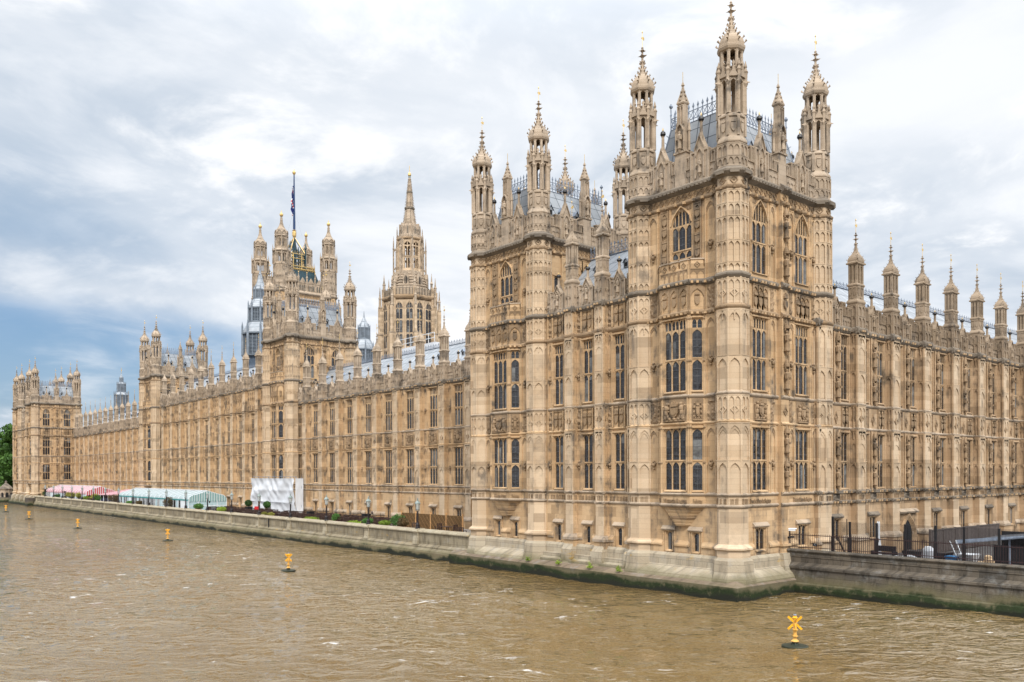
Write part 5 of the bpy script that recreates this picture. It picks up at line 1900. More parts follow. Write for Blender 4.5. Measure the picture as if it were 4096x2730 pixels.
def louvred(name, label, x, y, stages, cap, n=8, vane_z=None):
    """lead clad ventilation tower: stages of (radius, z0, z1, next radius, z2)"""
    t = thing(name, label, 'ventilation tower', (x, y, 0))
    mb = MB()
    for r, z0, z1, r2, z2 in stages:
        lv = MB()
        k = 1 / math.cos(math.pi / n)
        mb.lathe([(r * .86, z0 - 8 if (r, z0) == stages[0][:2] else z0 - .3), (r * .86, z1)], 'louvre_dark', n)
        for i in range(n):
            A = math.pi / n + 2 * math.pi * i / n
            mb.lathe([(r * .09, z0), (r * .08, z1)], 'louvre_lead', 6, (r * k * math.cos(A) * .97, r * k * math.sin(A) * .97))
            mb.lathe([(r * .06, z1), (r * .05, z1 + r * .5), (.01, z1 + r * .8)], 'louvre_lead', 5, (r * k * math.cos(A), r * k * math.sin(A)))
        for q in (z0 - .15, z1 - .1):
            mb.lathe([(r * .8, q), (r * 1.03, q), (r * 1.05, q + .3), (r * .8, q + .32)], 'louvre_lead', n)
        for i in range(n):
            A = 2 * math.pi * i / n
            lv.fr((r * .93 * math.cos(A), r * .93 * math.sin(A)), (-math.sin(A), math.cos(A)), (math.cos(A), math.sin(A)))
            w = r * .93 * math.tan(math.pi / n)
            m_ = int((z1 - z0) / (.32 if r > 2 else .2))
            for j in range(m_):
                z = z0 + .15 + j * (z1 - z0 - .2) / m_
                lv.strip([(-.12, z + .12), (.06, z), (.06, z + .05), (-.12, z + .17)], -w, w, 'louvre_lead')
            for q in (-.33, .33):
                lv.box(q * w - .06, q * w + .06, 0, .1, z0, z1, 'louvre_lead')
        lv.build('louvres', t)
        mb.lathe([(r * 1.05, z1 + .15), (r * .98, z1 + .3), (r * .8 + r2 * .2, z1 + (z2 - z1) * .35), (r2 * 1.02, z2)], 'lead_roof', n)
        for i in range(n):
            A = math.pi / n + 2 * math.pi * i / n
            mb.tube((r * k * math.cos(A), r * k * math.sin(A), z1 + .25), (r2 * k * math.cos(A), r2 * k * math.sin(A), z2), .08, 'louvre_lead', 5)
    mb.lathe(cap, 'lead_roof', n)
    mb.build('wall', t)
    if vane_z:
        vane(vane_z[1] - vane_z[0], .06).build('weathervane', t, (0, 0, vane_z[0]))


louvred('vent_tower', 'grey lead tower with louvred stages, left of the set-back tower behind the tarpaulin', 33.0, 156.5,
        [(3.75, 36.6, 41.7, 2.55, 44.4), (2.5, 44.6, 47.8, 1.5, 50.0), (1.42, 50.1, 52.2, .95, 53.4)], [(1.0, 53.3), (.62, 54.6), (.28, 56.2), (.22, 56.4), (.05, 58.2)])
louvred('vent_tower', 'small grey lead lantern with domed skirt, between the set-back tower and the needle spire', 47.0, 132.4,
        [(2.35, 33.6, 36.6, 1.3, 39.0), (1.25, 39.1, 41.5, .8, 42.6)], [(.85, 42.5), (.5, 43.2), (.2, 44.0), (.05, 45.4)])
louvred('vent_tower', 'far dark grey lantern with a gilded vane, rising behind the farthest river wing', 29.0, 257.7,
        [(2.0, 29.5, 34.6, 1.3, 35.6), (1.25, 35.7, 38.2, .6, 38.9), (.56, 38.9, 40.2, .4, 40.6)], [(.45, 40.5), (.3, 41.0), (.04, 41.9)], 8, (41.6, 43.6))

m = MB()
m.box(0, 1.6, -9, 0, 24.4, 26.9, 'white_sheet')
for k in range(7):
    m.tube((0, -k * 1.5, 26.9), (0, -k * 1.5, 28.2), .04, 'white_paint', 5)
for z in (27.5, 28.2):
    m.tube((0, 0, z), (0, -9, z), .04, 'white_paint', 5)
tag(m.build('roof_hoarding', None, (17.2, 61, 0)), 'white sheeted scaffold platform with rails on the nearest grey roof', 'scaffold')

# ------------------------------------------------------------------ water, ground, embankments
def spaced(a, b, fine_lo, fine_hi, d, g):
    r_, x, s_ = [], fine_lo, d
    while x <= fine_hi:
        r_.append(x)
        x += d
    s_ = d
    x = r_[-1]
    while x < b:
        s_ *= g
        x += s_
        r_.append(min(x, b))
    s_, x = d, fine_lo
    while x > a:
        s_ *= g
        x -= s_
        r_.insert(0, max(x, a))
    return r_


TF = 2.4                     # level of the terrace paving
xs = spaced(-2500, 8, -46, 7.5, .42, 1.13)
ys = spaced(-800, 3500, -30, 62, .55, 1.06)
NX, NY = len(xs), len(ys)
pts = []
for j, y in enumerate(ys):
    for i, x in enumerate(xs):
        dd = math.hypot(x + 30, y) / 160
        a = max(0, 1 - dd)
        z = 0
        if a > 0:
            z = a * (.085 * noise.noise(Vector((x * .55, y * .34, 1))) + .07 * noise.noise(Vector((x * 1.15 + y * .3, y * .62, 7))) + .16 * noise.noise(Vector((x * .12, y * .09, 3))))
        pts.append((x, y, z * 1.7 + .18))
m = MB()
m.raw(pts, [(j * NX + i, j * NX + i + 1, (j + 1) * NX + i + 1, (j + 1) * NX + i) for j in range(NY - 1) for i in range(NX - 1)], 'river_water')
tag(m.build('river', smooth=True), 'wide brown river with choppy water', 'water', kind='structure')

m = MB()
m.raw([(12, -60, 1.86), (3000, -60, 1.86), (3000, 3500, 1.86), (12, 3500, 1.86)], [(0, 1, 2, 3)], 'asphalt')
m.raw([(1, 266, 1.87), (12, 266, 1.87), (12, 3500, 1.87), (1, 3500, 1.87)], [(0, 1, 2, 3)], 'asphalt')
tag(m.build('ground'), 'level ground behind the embankment', 'ground', kind='structure')
m = MB()
m.box(.5, 10.4, -237, -29, 1.2, TF, 'paving')
tag(m.build('terrace'), 'paved terrace between the river wall and the long facade', 'terrace', kind='structure')
m = MB()
m.raw([(6.2, -60, 1.90), (60, -60, 1.90), (60, .6, 1.90), (6.2, .6, 1.90)], [(0, 1, 2, 3)], 'asphalt')
tag(m.build('yard'), 'yard behind the railings below the north wing', 'yard', kind='structure')

# footing of the near towers in the water
m = MB()
foot = lambda e: [(-1.35 - e, 1.3 + e), (6.1, 1.3 + e), (6.1, -31.5), (-1.35 - e, -31.5)]
m.loft([(foot(.10), -2), (foot(.05), 1.08)], 'granite')
m.loft([(foot(.05), 1.08), (foot(-.15), 1.24), (foot(-.5), 1.42)], 'granite_pale')
tag(m.build('stone_footing'), 'low stone footing with green weed under the two nearest towers', 'stone footing')

PILY = [39.3 + 10.15 * k for k in range(-1, 20)]


def river_wall(name, label, y0, y1):
    t = thing(name, label, 'river wall', (0, y0, 0))
    L = y1 - y0
    m = MB().fr((0, 0), (0, 1), (-1, 0))
    m.strip([(-.6, -1), (.05, -1), (.05, 2.72), (-.6, 2.72)], 0, L, 'terrace_wall')
    m.strip([(0, .7), (.55, .75), (.5, .95), (.30, 1.18), (.30, 1.32), (.12, 1.52), (.05, 1.55), (0, 1.5)], 0, L, 'terrace_wall')
    m.strip([(0, -2), (.85, -2), (.70, .80), (0, .80)], 0, L, 'granite_pale')
    for y in PILY:
        u = y - y0
        if 0 < u < L:
            m.strip([(0, 1.3), (.30, 1.45), (.22, 1.9), (.17, 2.3), (.22, 2.75), (0, 2.75)], u - .45, u + .45, 'terrace_pale')
    m.build('wall', t)
    c = MB().fr((0, 0), (0, 1), (-1, 0))
    c.strip([(-.75, 2.7), (.18, 2.7), (.2, 2.8), (.12, 2.95), (-.1, 3.04), (-.6, 3.04), (-.75, 2.98)], 0, L, 'terrace_pale')
    for y in PILY:
        u = y - y0
        if 0 < u < L:
            c.strip([(-.8, 2.69), (.34, 2.69), (.36, 2.82), (.26, 2.97), (.0, 3.08), (-.7, 3.08)], u - .5, u + .5, 'terrace_pale')
    c.build('coping', t)


river_wall('river_wall', 'long weathered stone river wall carrying the terrace lamps', 29.6, 235.5)
m = MB()
m.tube((-.12, -76.2, 1.0), (-.12, -76.2, 2.7), .09, 'iron', 6)
tag(m.build('drain_pipe'), 'short black pipe on the face of the river wall, left of the white tarpaulin', 'pipe')

# footing of the far towers, with its sloping blocks
m = MB().fr((0, 234.5), (0, 1), (-1, 0))
m.strip([(-1, -2), (1.7, -2), (1.6, .8), (1.2, 1.2), (-1, 1.2)], 0, 33, 'yard_wall')
for k in range(5):
    u = 1 + k * 6.6
    m.strip([(-1, 1), (1.5, 1.0), (1.3, 2.6), (.6, 3.1), (-1, 3.1)], u, u + 1.8, 'base_stone')
m.strip([(-1, 1), (.8, 1.0), (.5, 2.4), (-1, 2.6)], 0, 33, 'yard_wall')
m.box(-.6, 3.0, .6, 2.1, -2, 2.4, 'granite')
tag(m.build('stone_footing'), 'dark stone footing with pale sloping blocks under the two farthest towers', 'stone footing')

# dark embankment wall under the railings, right of the nearest tower
t = thing('embankment_wall', 'dark sooty embankment wall under the iron railings, right of the nearest tower', 'river wall', (6.1, -1.0, 0))
m = MB().fr((0, 1.0), (0, -1), (-1, 0))
m.strip([(-.8, -2), (.75, -2), (.70, .55), (.62, .86), (.42, .92), (.32, 1.9), (-.8, 1.9)], 0, 60, 'yard_wall')
m.strip([(-.5, 1.85), (.42, 1.9), (.42, 2.05), (.10, 2.32), (-.5, 2.35)], 0, 60, 'yard_wall')
m.strip([(-.5, 2.3), (.07, 2.3), (.05, 2.75), (-.5, 2.75)], 0, 60, 'yard_wall')
m.build('wall', t)
c = MB().fr((0, 1.0), (0, -1), (-1, 0))
c.strip([(-.55, 2.7), (.1, 2.72), (.06, 3.02), (.14, 3.05), (.18, 3.14), (.12, 3.22), (-.2, 3.26), (-.55, 3.2)], 0, 60, 'yard_wall')
c.build('coping', t)

# ------------------------------------------------------------------ railings and the yard
FX = 6.25
t = thing('iron_railing', 'dark brown iron railing of plain bars along the embankment wall', 'railing', (FX, -.4, 3.2))
for k in range(10):
    m = MB().fr((0, -k * 3.2), (0, -1), (-1, 0))
    for z in (.18, 1.06):
        m.box(0, 3.2, -.022, .022, z, z + .045, 'iron_brown')
    for i in range(22):
        u = i * 3.2 / 22
        m.tube((u, 0, .04 if i != 11 else -.05), (u, 0, 1.20 if i != 11 else 1.32), .014, 'iron_brown', 5)
    m.tube((0, -.02, 0), (0, -.02, 1.2), .03, 'iron_brown', 6)
    m.build('panel', t)
m = MB().fr((0, 0), (0, -1), (-1, 0))
m.box(1.92, 2.25, .03, .05, .32, .52, 'black_plastic')
m.box(2.06, 2.10, .05, .053, .46, .50, 'white_paint')
m.box(1.98, 2.18, .05, .053, .39, .41, 'crest_grey')
m.build('notice', t)

t = thing('mesh_fence', 'tall see-through mesh fence on black posts behind the railing', 'fence', (7.0, -3.4, 1.9))
PY = [0, 1.28, 3.2, 5.15, 7.1, 8.85, 10.9, 12.9, 15, 17, 19, 21]
for i, u in enumerate(PY):
    m = MB()
    hh = 3.75 if i == 0 else 3.42
    m.box(-.06, .06, -.06, .06, 0, hh, 'iron')
    m.box(-.09, .09, -.09, .09, 0, 2.35, 'iron')
    if i == 1:
        m.tube((.25, -.35, 1.9), (.25, -.35, 3.6), .035, 'iron', 5)
    m.build('post', t, (0, -u, 0))
m = MB().fr((0, 0), (0, -1), (-1, 0))
u = 0
while u < 21:
    m.box(u - .007, u + .007, -.005, .005, .2, 3.38, 'iron')
    u += .075
for k in range(44):
    z = .25 + k * .0728
    m.box(0, 21, -.003, .003, z, z + .006, 'iron')
m.build('wire_mesh', t)
m = MB()
m.tube((0, 0, 2.35), (.3, .95, .1), .04, 'iron', 5)
m.tube((.05, 0, 2.1), (.35, .95, .1), .03, 'iron', 5)
m.build('brace', t, (.1, -.3, 0))

t = thing('security_camera', 'white security camera on a black bracket at the end of the railing', 'security camera', (6.3, -.42, 4.1))
m = MB().fr((0, 0), (.55, -.835), (-.835, -.55))
m.strip([(-.085, .42), (.085, .42), (.085, .54), (0, .58), (-.085, .54)], -.12, .40, 'white_paint')
m.strip([(-.11, .56), (.11, .56), (.08, .62), (-.08, .62)], -.14, .48, 'white_paint')
m.box(.39, .41, -.07, .07, .44, .54, 'black_plastic')
m.build('housing', t)
m = MB()
m.tube((0, 0, -.05), (0, 0, .42), .045, 'iron', 6)
m.box(-.25, .45, -.12, .12, -.1, .02, 'iron')
m.build('bracket', t)
m = MB()
m.lathe([(.13, .1), (.15, .15), (.15, .32), (.08, .42), (.03, .45)], 'iron', 10, (-.12, -.32))
m.tube((-.12, -.32, .1), (-.25, -.34, -.75), .05, 'iron', 6)
m.build('floodlight', t)

t = thing('parasol', 'folded pair of white parasols standing behind the railing in the yard', 'parasol', (9.6, -5.4, 1.9))
for q in (-.10, .12):
    m = MB()
    m.lathe([(.05, 2.15), (.05, 3.35)], 'white_sheet', 8, (q, 0))
    m.lathe([(.13, .95), (.10, 1.6), (.05, 2.2)], 'white_sheet', 6, (q * 1.6, 0))
    m.tube((q, 0, 0), (q, 0, 3.4), .022, 'white_paint', 5)
    m.build('canopy', t)
m = MB()
for k in range(4):
    m.tube((-.25 + k * .18, .1, 0), (-.05 + k * .05, 0, 1.9), .03, 'white_paint', 5)
m.build('frame', t)
for x, y, L, lab in ((8.6, -6.3, 1.5, 'black slatted bench under the folded white parasols'), (9.0, -9.1, 2.4, 'long black skip box with a pale heap, behind the railing')):
    t = thing('bench' if L < 2 else 'skip', lab, 'bench' if L < 2 else 'skip', (x, y, 1.9))
    m = MB().fr((0, 0), (0, -1), (-1, 0))
    if L < 2:
        m.box(-L / 2, L / 2, -.25, .25, 1.22, 1.32, 'black_plastic')
        m.box(-L / 2, L / 2, -.28, -.22, 1.35, 1.75, 'black_plastic')
        m.build('seat', t)
        for q in (-1, 1):
            m = MB().fr((0, 0), (0, -1), (-1, 0))
            m.box(q * L / 2 - .06, q * L / 2 + .06, -.28, .28, 0, 1.4, 'black_plastic')
            m.build('leg', t)
    else:
        m.loft([([(-L / 2, -.5), (L / 2, -.5), (L / 2, .5), (-L / 2, .5)], .5), ([(-L / 2 - .25, -.6), (L / 2 + .25, -.6), (L / 2 + .25, .6), (-L / 2 - .25, .6)], 1.55)], 'black_plastic')
        for k in range(5):
            m.box(-L / 2 + k * L / 4 - .04, -L / 2 + k * L / 4 + .04, .45, .66, .55, 1.5, 'black_plastic')
        m.build('container', t)
        m = MB()
        m.box(-.5, .5, -1.2, 1.2, 0, .5, 'iron')
        m.build('base', t)


def heap(name, label, x, y, z, r, h_, mat, seed, cat='heap'):
    m = MB()
    r_ = random.Random(seed)
    for k in range(26):
        a, d = r_.uniform(0, 6.28), r * r_.random() ** .5
        q = r * r_.uniform(.16, .34)
        zz = max(0, h_ * (1 - d / r)) * r_.uniform(.5, 1)
        m.lathe([(q, zz - .3), (q * .9, zz + q * .3), (q * .4, zz + q * .6), (.01, zz + q * .65)], mat, 6, (d * math.cos(a), d * math.sin(a)), r_.uniform(0, 1))
    return tag(m.build(name, None, (x, y, z)), label, cat)


heap('rubble_sacks', 'pile of pale sacks at the foot of the black skip', 7.6, -8.6, 2.6, 1.0, .75, 'white_sheet', 3, 'sacks')
heap('sand_heap', 'pointed heap of orange sand behind the railing, far right', 8.0, -13.3, 2.4, .95, 1.25, 'sand', 5)
heap('rubble_heap', 'low heap of white rubble between the parasols and the skip', 8.2, -7.4, 2.6, .6, .5, 'white_sheet', 8)
m = MB()
m.lathe([(.3, .9), (.42, 1.2), (.38, 1.7), (.2, 1.95), (.02, 2.0)], 'white_sheet', 9)
m.lathe([(.25, 0), (.28, .95)], 'black_plastic', 8)
tag(m.build('waste_sack', None, (8.0, -9.6, 1.9)), 'rounded white sack standing in front of the black skip', 'sack')
m = MB()
m.box(-.35, .35, -.3, .3, .8, 1.35, 'blue_plastic')
m.box(-.4, .4, -.35, .35, 1.35, 1.42, 'blue_plastic')
m.box(-.3, .3, -.25, .25, 0, .8, 'black_plastic')
tag(m.build('blue_crate', None, (8.3, -11.0, 1.9)), 'bright blue plastic crate behind the railing', 'crate')
m = MB()
m.lathe([(.22, .4), (.25, .5), (.25, 1.1), (.18, 1.2)], 'signal_red', 10)
m.lathe([(.2, 0), (.2, .4)], 'black_plastic', 10)
tag(m.build('fire_bucket', None, (7.8, -14.6, 1.9)), 'small red bucket near the right end of the railing', 'bucket')
t = thing('wheelbarrow', 'upturned pale wheelbarrow with poles behind the railing', 'wheelbarrow', (8.6, -11.9, 1.9))
m = MB()
m.loft([([(-.35, -.3), (.35, -.3), (.35, .3), (-.35, .3)], 1.05), ([(-.6, -.5), (.6, -.5), (.6, .5), (-.6, .5)], 1.6)], 'white_paint')
m.build('tray', t)
for q in (-1, 1):
    m = MB()
    m.tube((q * .3, 0, 0), (q * .45, -1.0, 2.4), .03, 'white_paint', 5)
    m.build('handle', t)
t = thing('timber_hoarding', 'grey brown boarded hoarding in front of the arched doorway', 'hoarding', (24, -2.6, 1.9))
for k in range(6):
    m = MB()
    m.box(k * 2.4, k * 2.4 + 2.36, -.05, .05, .1, 1.95, 'hoarding')
    for q in range(8):
        m.box(k * 2.4 + q * .3 - .01, k * 2.4 + q * .3 + .01, .05, .06, .15, 1.9, 'iron_brown')
    m.box(k * 2.4, k * 2.4 + 2.36, -.09, .09, 1.9, 2.0, 'hoarding')
    m.box(k * 2.4 - .07, k * 2.4 + .07, -.1, .1, 0, 2.05, 'hoarding')
    m.build('panel', t)
t = thing('site_shed', 'dark open-sided shed with a pale sheet roof in the yard', 'shed', (13.5, -14.5, 1.9))
m = MB()
for k, q in enumerate(('roof_sheet', 'crest_grey')):
    e, f_ = k * .035, k * .015
    X = ((-3, 5), (-3.04, -3.0))[k]
    m.raw([(X[0], 4.2, 2.1 + f_), (X[1], 4.2, 2.3 + f_), (X[1], -.2, 2.85 + f_), (X[0], -.2, 2.75 + f_), (X[0], -12, 2.95 + f_), (X[1], -12, 3.0 + f_)] +
          [(X[0], 4.2, 2.04), (X[1], 4.2, 2.24), (X[1], -.2, 2.79), (X[0], -.2, 2.69), (X[0], -12, 2.89), (X[1], -12, 2.94)],
          [(0, 1, 2, 3), (3, 2, 5, 4), (6, 9, 8, 7), (9, 10, 11, 8), (0, 3, 9, 6), (3, 4, 10, 9), (0, 6, 7, 1), (1, 7, 8, 2), (2, 8, 11, 5), (4, 5, 11, 10)], q)
m.build('roof', t)
m = MB()
m.box(4.1, 4.2, -4, 12, 0, 2.6, 'iron')
m.box(-2.6, -2.5, -2.0, 1.6, 0, 2.1, 'black_plastic')
m.box(-2.6, -2.5, 4.0, 9, 0, 2.3, 'iron')
m.build('wall', t)
for x, y in ((-2.7, -3.9), (-2.7, -1.0), (-2.7, 2.2), (-2.7, 5), (-2.7, 9)):
    m = MB()
    m.tube((x, y, 0), (x, y, 2.15 if y < -2 else 2.6), .06, 'crest_grey', 6)
    m.build('post', t)

# ------------------------------------------------------------------ terrace lamps
def make_lamp():
    t = thing('lamp_post', 'x', 'lamp post', (0, 0, 0), 0, 'lamp posts along the river wall')
    m = MB()
    m.lathe([(.25, 0), (.25, .12), (.20, .18), (.20, .42), (.14, .50), (.10, .60), (.085, 1.55), (.12, 1.60), (.07, 1.66), (.05, 1.82)], 'lamp_black', 10)
    for a in range(4):
        A = a * math.pi / 2 + .4
        m.tube((.04 * math.cos(A), .04 * math.sin(A), 1.66), (.22 * math.cos(A), .22 * math.sin(A), 1.95), .02, 'lamp_black', 5)
    m.build('post', t)
    m = MB()
    k = 6
    for i in range(k):
        A = 2 * math.pi * i / k
        a, b = (.185 * math.cos(A), .185 * math.sin(A)), (.25 * math.cos(A), .25 * math.sin(A))
        m.tube((a[0], a[1], 1.95), (b[0], b[1], 2.58), .014, 'lamp_black', 4)
    m.lathe([(.19, 1.92), (.19, 1.96)], 'lamp_black', 6, (0, 0), 0)
    m.lathe([(.27, 2.57), (.28, 2.62), (.14, 2.84), (.05, 2.92), (.09, 2.98), (.03, 3.02), (.06, 3.08), (.012, 3.2)], 'green_lead', 6, (0, 0), 0)
    l = m.build('lantern', t)
    m = MB()
    m.lathe([(.155, 1.96), (.215, 2.57)], 'clear_glass', 6, (0, 0), 0, cap=False)
    m.build('pane', l)
    m = MB()
    m.lathe([(.03, 1.96), (.055, 2.1), (.06, 2.3), (.02, 2.4)], 'white_paint', 8)
    m.build('bulb', l)
    return t


WHERE = ['nearest, in front of the brown trellis screen', 'second from the right, beside the lime bush', 'third from the right, before the dining benches',
         'right of the white tarpaulin by the lime bush', 'in front of the right half of the white tarpaulin', 'in front of the left edge of the white tarpaulin', 'left of the tarpaulin beside the ball topiary',
         'in front of the green striped gable', 'beside the clipped bush near the green gable', 'before the green marquee, third right of its middle',
         'halfway along the green marquee', 'near the far end of the green and white marquee', 'between the green marquee and the red awning', 'in front of the small red awning',
         'in front of the red striped gable', 'along the pink marquee, next past the red gable', 'halfway along the pink marquee', 'at the far end of the pink marquee', 'farthest lamp, before the far tower doorway']
lamp = make_lamp()
for k in range(19):
    o = lamp if k == 0 else dup(lamp)
    o.location = (.1, 39.3 + 10.15 * k, 3.07)
    o.rotation_euler = (0, 0, .2)
    o['label'] = 'black lamp post with glass lantern ' + WHERE[k]
    if k in (1, 6, 12, 18):
        m = MB()
        m.tube((0, 0, 1.5), (0, .62, 1.52), .022, 'lamp_black', 5)
        m.lathe([(.02, 1.5), (.08, 1.42), (.11, 1.3), (.08, 1.2), (.02, 1.17)], 'iron_brown', 8, (0, .62))
        m.build('hanging_bell', o)

# ------------------------------------------------------------------ marquees and the sheeted scaffold
def marquee(name, label, y0, y1, x0, x1, he, hr, roofmat, stripemat, sidemat, edge, frames, gable):
    """long vaulted tent, open eaves towards the river at x0, striped gable at y0"""
    t = thing(name, label, 'marquee', ((x0 + x1) / 2, y0, TF))
    hw, L = (x1 - x0) / 2, y1 - y0
    prof = [(-hw, he)] + [(-hw + hw * .38 * (1 - math.cos(a * math.pi / 12)), he + (hr - he) * .58 * math.sin(a * math.pi / 12)) for a in range(1, 7)]
    prof += [(0, hr)] + [(-u, z) for u, z in prof[::-1]]
    m = MB()
    n = len(prof)
    ks = max(2, int(L / 2.6))
    pts = []
    for j in range(ks * 4 + 1):
        f = j / (ks * 4)
        sag = .05 * abs(math.sin(f * ks * math.pi))
        pts += [(u * (1 + sag * .25), f * L, z - .07 + sag) for u, z in prof]
    m.raw(pts, [(j * n + i, j * n + i + 1, (j + 1) * n + i + 1, (j + 1) * n + i) for j in range(ks * 4) for i in range(n - 1)], roofmat)
    m.build('roof', t)
    m = MB()
    for k in range(ks + 1):
        y = k * L / ks
        for (a, b), (c, d) in zip(prof[:-1], prof[1:]):
            m.tube((a, -y, b + .02), (c, -y, d + .02), .045, frames, 5)
        for s_ in (-1, 1):
            m.tube((s_ * hw, -y, 0), (s_ * hw, -y, he), .07, frames, 6)
    for s_ in (-1, 1):
        m.box(s_ * hw - .08, s_ * hw + .08, -L, 0, he - .12, he + .08, edge)
    m.tube((0, 0, hr + .06), (0, -L, hr + .06), .06, frames, 6)
    m.build('frame', t)
    m = MB()
    ps = [(u, z) for u, z in prof]
    sg = ps + [(hw, he - .35)] + [(hw - (k + 1) * 2 * hw / 16, he - (.22 if k % 2 else .38)) for k in range(15)] + [(-hw, he - .35)]
    m.plate(sg, .02, .07, stripemat)
    m.build('gable', t)
    m = MB()
    pn = max(3, int(L / 1.3))
    r_ = random.Random(int(y0))
    for k in range(pn):
        a, b = k * L / pn + .06, (k + 1) * L / pn - .06
        g = sidemat[r_.choice((0, 0, 1, 1, 1, 2))]
        m.box(-hw - .02, -hw + .02, -b, -a, .1, he - .12, g)
        m.box(-hw - .05, -hw + .05, -b - .06, -b + .06, 0, he, frames)
    m.build('side_panel', t)
    m = MB()
    if gable:
        for k in range(4):
            a, b = -hw + k * hw / 2 + .06, -hw + (k + 1) * hw / 2 - .06
            m.box(a, b, -.06, 0, .1, he - .2, 'pale_panel')
            m.box(a - .1, a, -.08, .04, 0, he - .1, 'white_paint')
            m.box((a + b) / 2 - .05, (a + b) / 2 + .05, 0, .03, 1.1, 1.2, 'crest_grey')
        m.box(-hw, hw, -.08, .03, .85, .95, 'white_paint')
    else:
        m.box(-hw + .3, hw - .3, -1.5, -1.4, .1, he - .2, 'wood_dark')
        m.box(-hw, hw, -.5, -.42, 0, .8, 'navy')
        for k in range(5):
            m.tube((-hw + k * hw / 2, 0, 0), (-hw + k * hw / 2, 0, he), .05, 'white_paint', 6)
    m.build('end_panel', t)
    return t


marquee('marquee', 'long pale marquee with a green and white striped gable on the terrace', 113.8, 157.0, 1.7, 8.4, 1.95, 3.5, 'roof_green', 'stripe_green',
        ('pale_panel', 'glass', 'white_paint'), 'teal', 'white_paint', True)
marquee('marquee', 'long faded pink marquee with a red striped gable before the far tower', 185.0, 229.0, 1.7, 8.2, 1.85, 3.6, 'roof_pink', 'stripe_red',
        ('pale_panel', 'glass', 'white_paint'), 'roof_pink', 'white_paint', False)
t = thing('awning', 'small sloping pink awning between the two marquees', 'awning', (1.9, 162.0, TF))
m = MB()
m.add([(-.3, 0, 1.9), (6.0, 0, 3.0), (6.0, 11.4, 3.0), (-.3, 11.4, 1.9), (-.3, 0, 1.96), (6.0, 0, 3.06), (6.0, 11.4, 3.06), (-.3, 11.4, 1.96)],
      [(0, 1, 2, 3), (4, 7, 6, 5), (0, 4, 5, 1), (1, 5, 6, 2), (2, 6, 7, 3), (3, 7, 4, 0)], 'roof_pink')
m.v = [(x, y, z) if True else None for x, y, z in [(p[0], -p[1], p[2]) for p in m.v]]
m.build('canopy', t)
for y in (0.2, 3.8, 7.5, 11.2):
    m = MB()
    m.tube((-.1, -y, 0), (-.1, -y, 1.95), .06, 'white_paint', 6)
    m.build('post', t)
m = MB()
m.box(.2, 5.9, -.1, 0, .2, 1.9, 'wood_dark')
m.build('side_panel', t)

t = thing('sheeted_scaffold', 'scaffold wrapped in wrinkled white tarpaulin against the facade', 'scaffold', (7.7, 84.4, TF))
y1, zt = 16.0, 5.75


def sheet(name, u0, u1, z0, z1, n0, seed, fold=.16, nu=60, nz=26):
    m = MB().fr((0, 0), (0, 1), (-1, 0))
    pts = []
    for j in range(nz + 1):
        for i in range(nu + 1):
            u, z = u0 + (u1 - u0) * i / nu, z0 + (z1 - z0) * j / nz
            w = fold * (1.9 * noise.noise(Vector((u * .33 + z * .42, z * .35 - u * .12, seed))) + .8 * noise.noise(Vector((u * .9 - z * .9, z * .5, seed + 4))))
            w += .10 * abs(math.sin((u * .95 + (z - 3) * .8))) * (1 if seed % 2 else .6) + .08 * math.cos(z * math.pi / 1.95) ** 8
            pts.append((u, n0 + w, z))
    m.add(pts, [(j * (nu + 1) + i, j * (nu + 1) + i + 1, (j + 1) * (nu + 1) + i + 1, (j + 1) * (nu + 1) + i) for j in range(nz) for i in range(nu)], 'white_sheet')
    m.build(name, t, smooth=True)


sheet('sheet', 0, y1, 2.0, zt, .1, 1)
sheet('sheet', 0, 8.6, -.0, 2.0, .0, 2, .12, 24, 10)
sheet('sheet', 11.0, 12.6, .4, 2.0, .05, 5, .25, 10, 10)
sheet('sheet', 13.8, y1, .0, 2.0, .0, 3, .1, 10, 10)
m = MB().fr((0, 0), (1, 0), (0, -1))
pts = []
for j in range(13):
    for i in range(9):
        pts.append((i * .16, .08 * noise.noise(Vector((i * .5, j * .5, 9))) + .05, j * zt / 12))
m.add(pts, [(j * 9 + i, j * 9 + i + 1, (j + 1) * 9 + i + 1, (j + 1) * 9 + i) for j in range(12) for i in range(8)], 'white_sheet')
m.build('sheet', t, smooth=True)
m = MB()
for k in range(9):
    for x in (.2, 1.0):
        m.tube((x, -k * y1 / 8, 0), (x, -k * y1 / 8, zt + .25), .035, 'crest_grey', 5)
for z in (2, 4, 6):
    m.tube((.2, 0, z), (.2, -y1, z), .035, 'crest_grey', 5)
m.build('frame', t)

# ------------------------------------------------------------------ terrace furniture
def make_bench(w=1.5):
    t = thing('garden_bench', 'dark slatted wooden bench or chair among the terrace tables', 'bench', (0, 0, 0), 0, 'dark wooden seats on the terrace')
    m = MB()
    for k in range(4):
        m.box(-w / 2, w / 2, -.05 - k * .11, .04 - k * .11, .42, .45, 'wood_dark')
    m.build('seat', t)
    m = MB()
    for k in range(int(w / .13)):
        u = -w / 2 + .06 + k * .13
        m.box(u, u + .06, -.50, -.46, .46, .98, 'wood_dark')
    m.box(-w / 2, w / 2, -.52, -.45, .95, 1.04, 'wood_dark')
    m.build('backrest', t)
    for a in (-1, 1):
        for n0, h_ in ((-.5, 1.0), (.0, .68)):
            m = MB()
            m.box(a * (w / 2 - .03) - .03, a * (w / 2 - .03) + .03, n0 - .03, n0 + .03, 0, h_, 'wood_dark')
            m.build('leg', t)
        m = MB()
        m.box(a * (w / 2 - .03) - .04, a * (w / 2 - .03) + .04, -.5, .06, .66, .70, 'wood_dark')
        m.build('armrest', t)
    return t


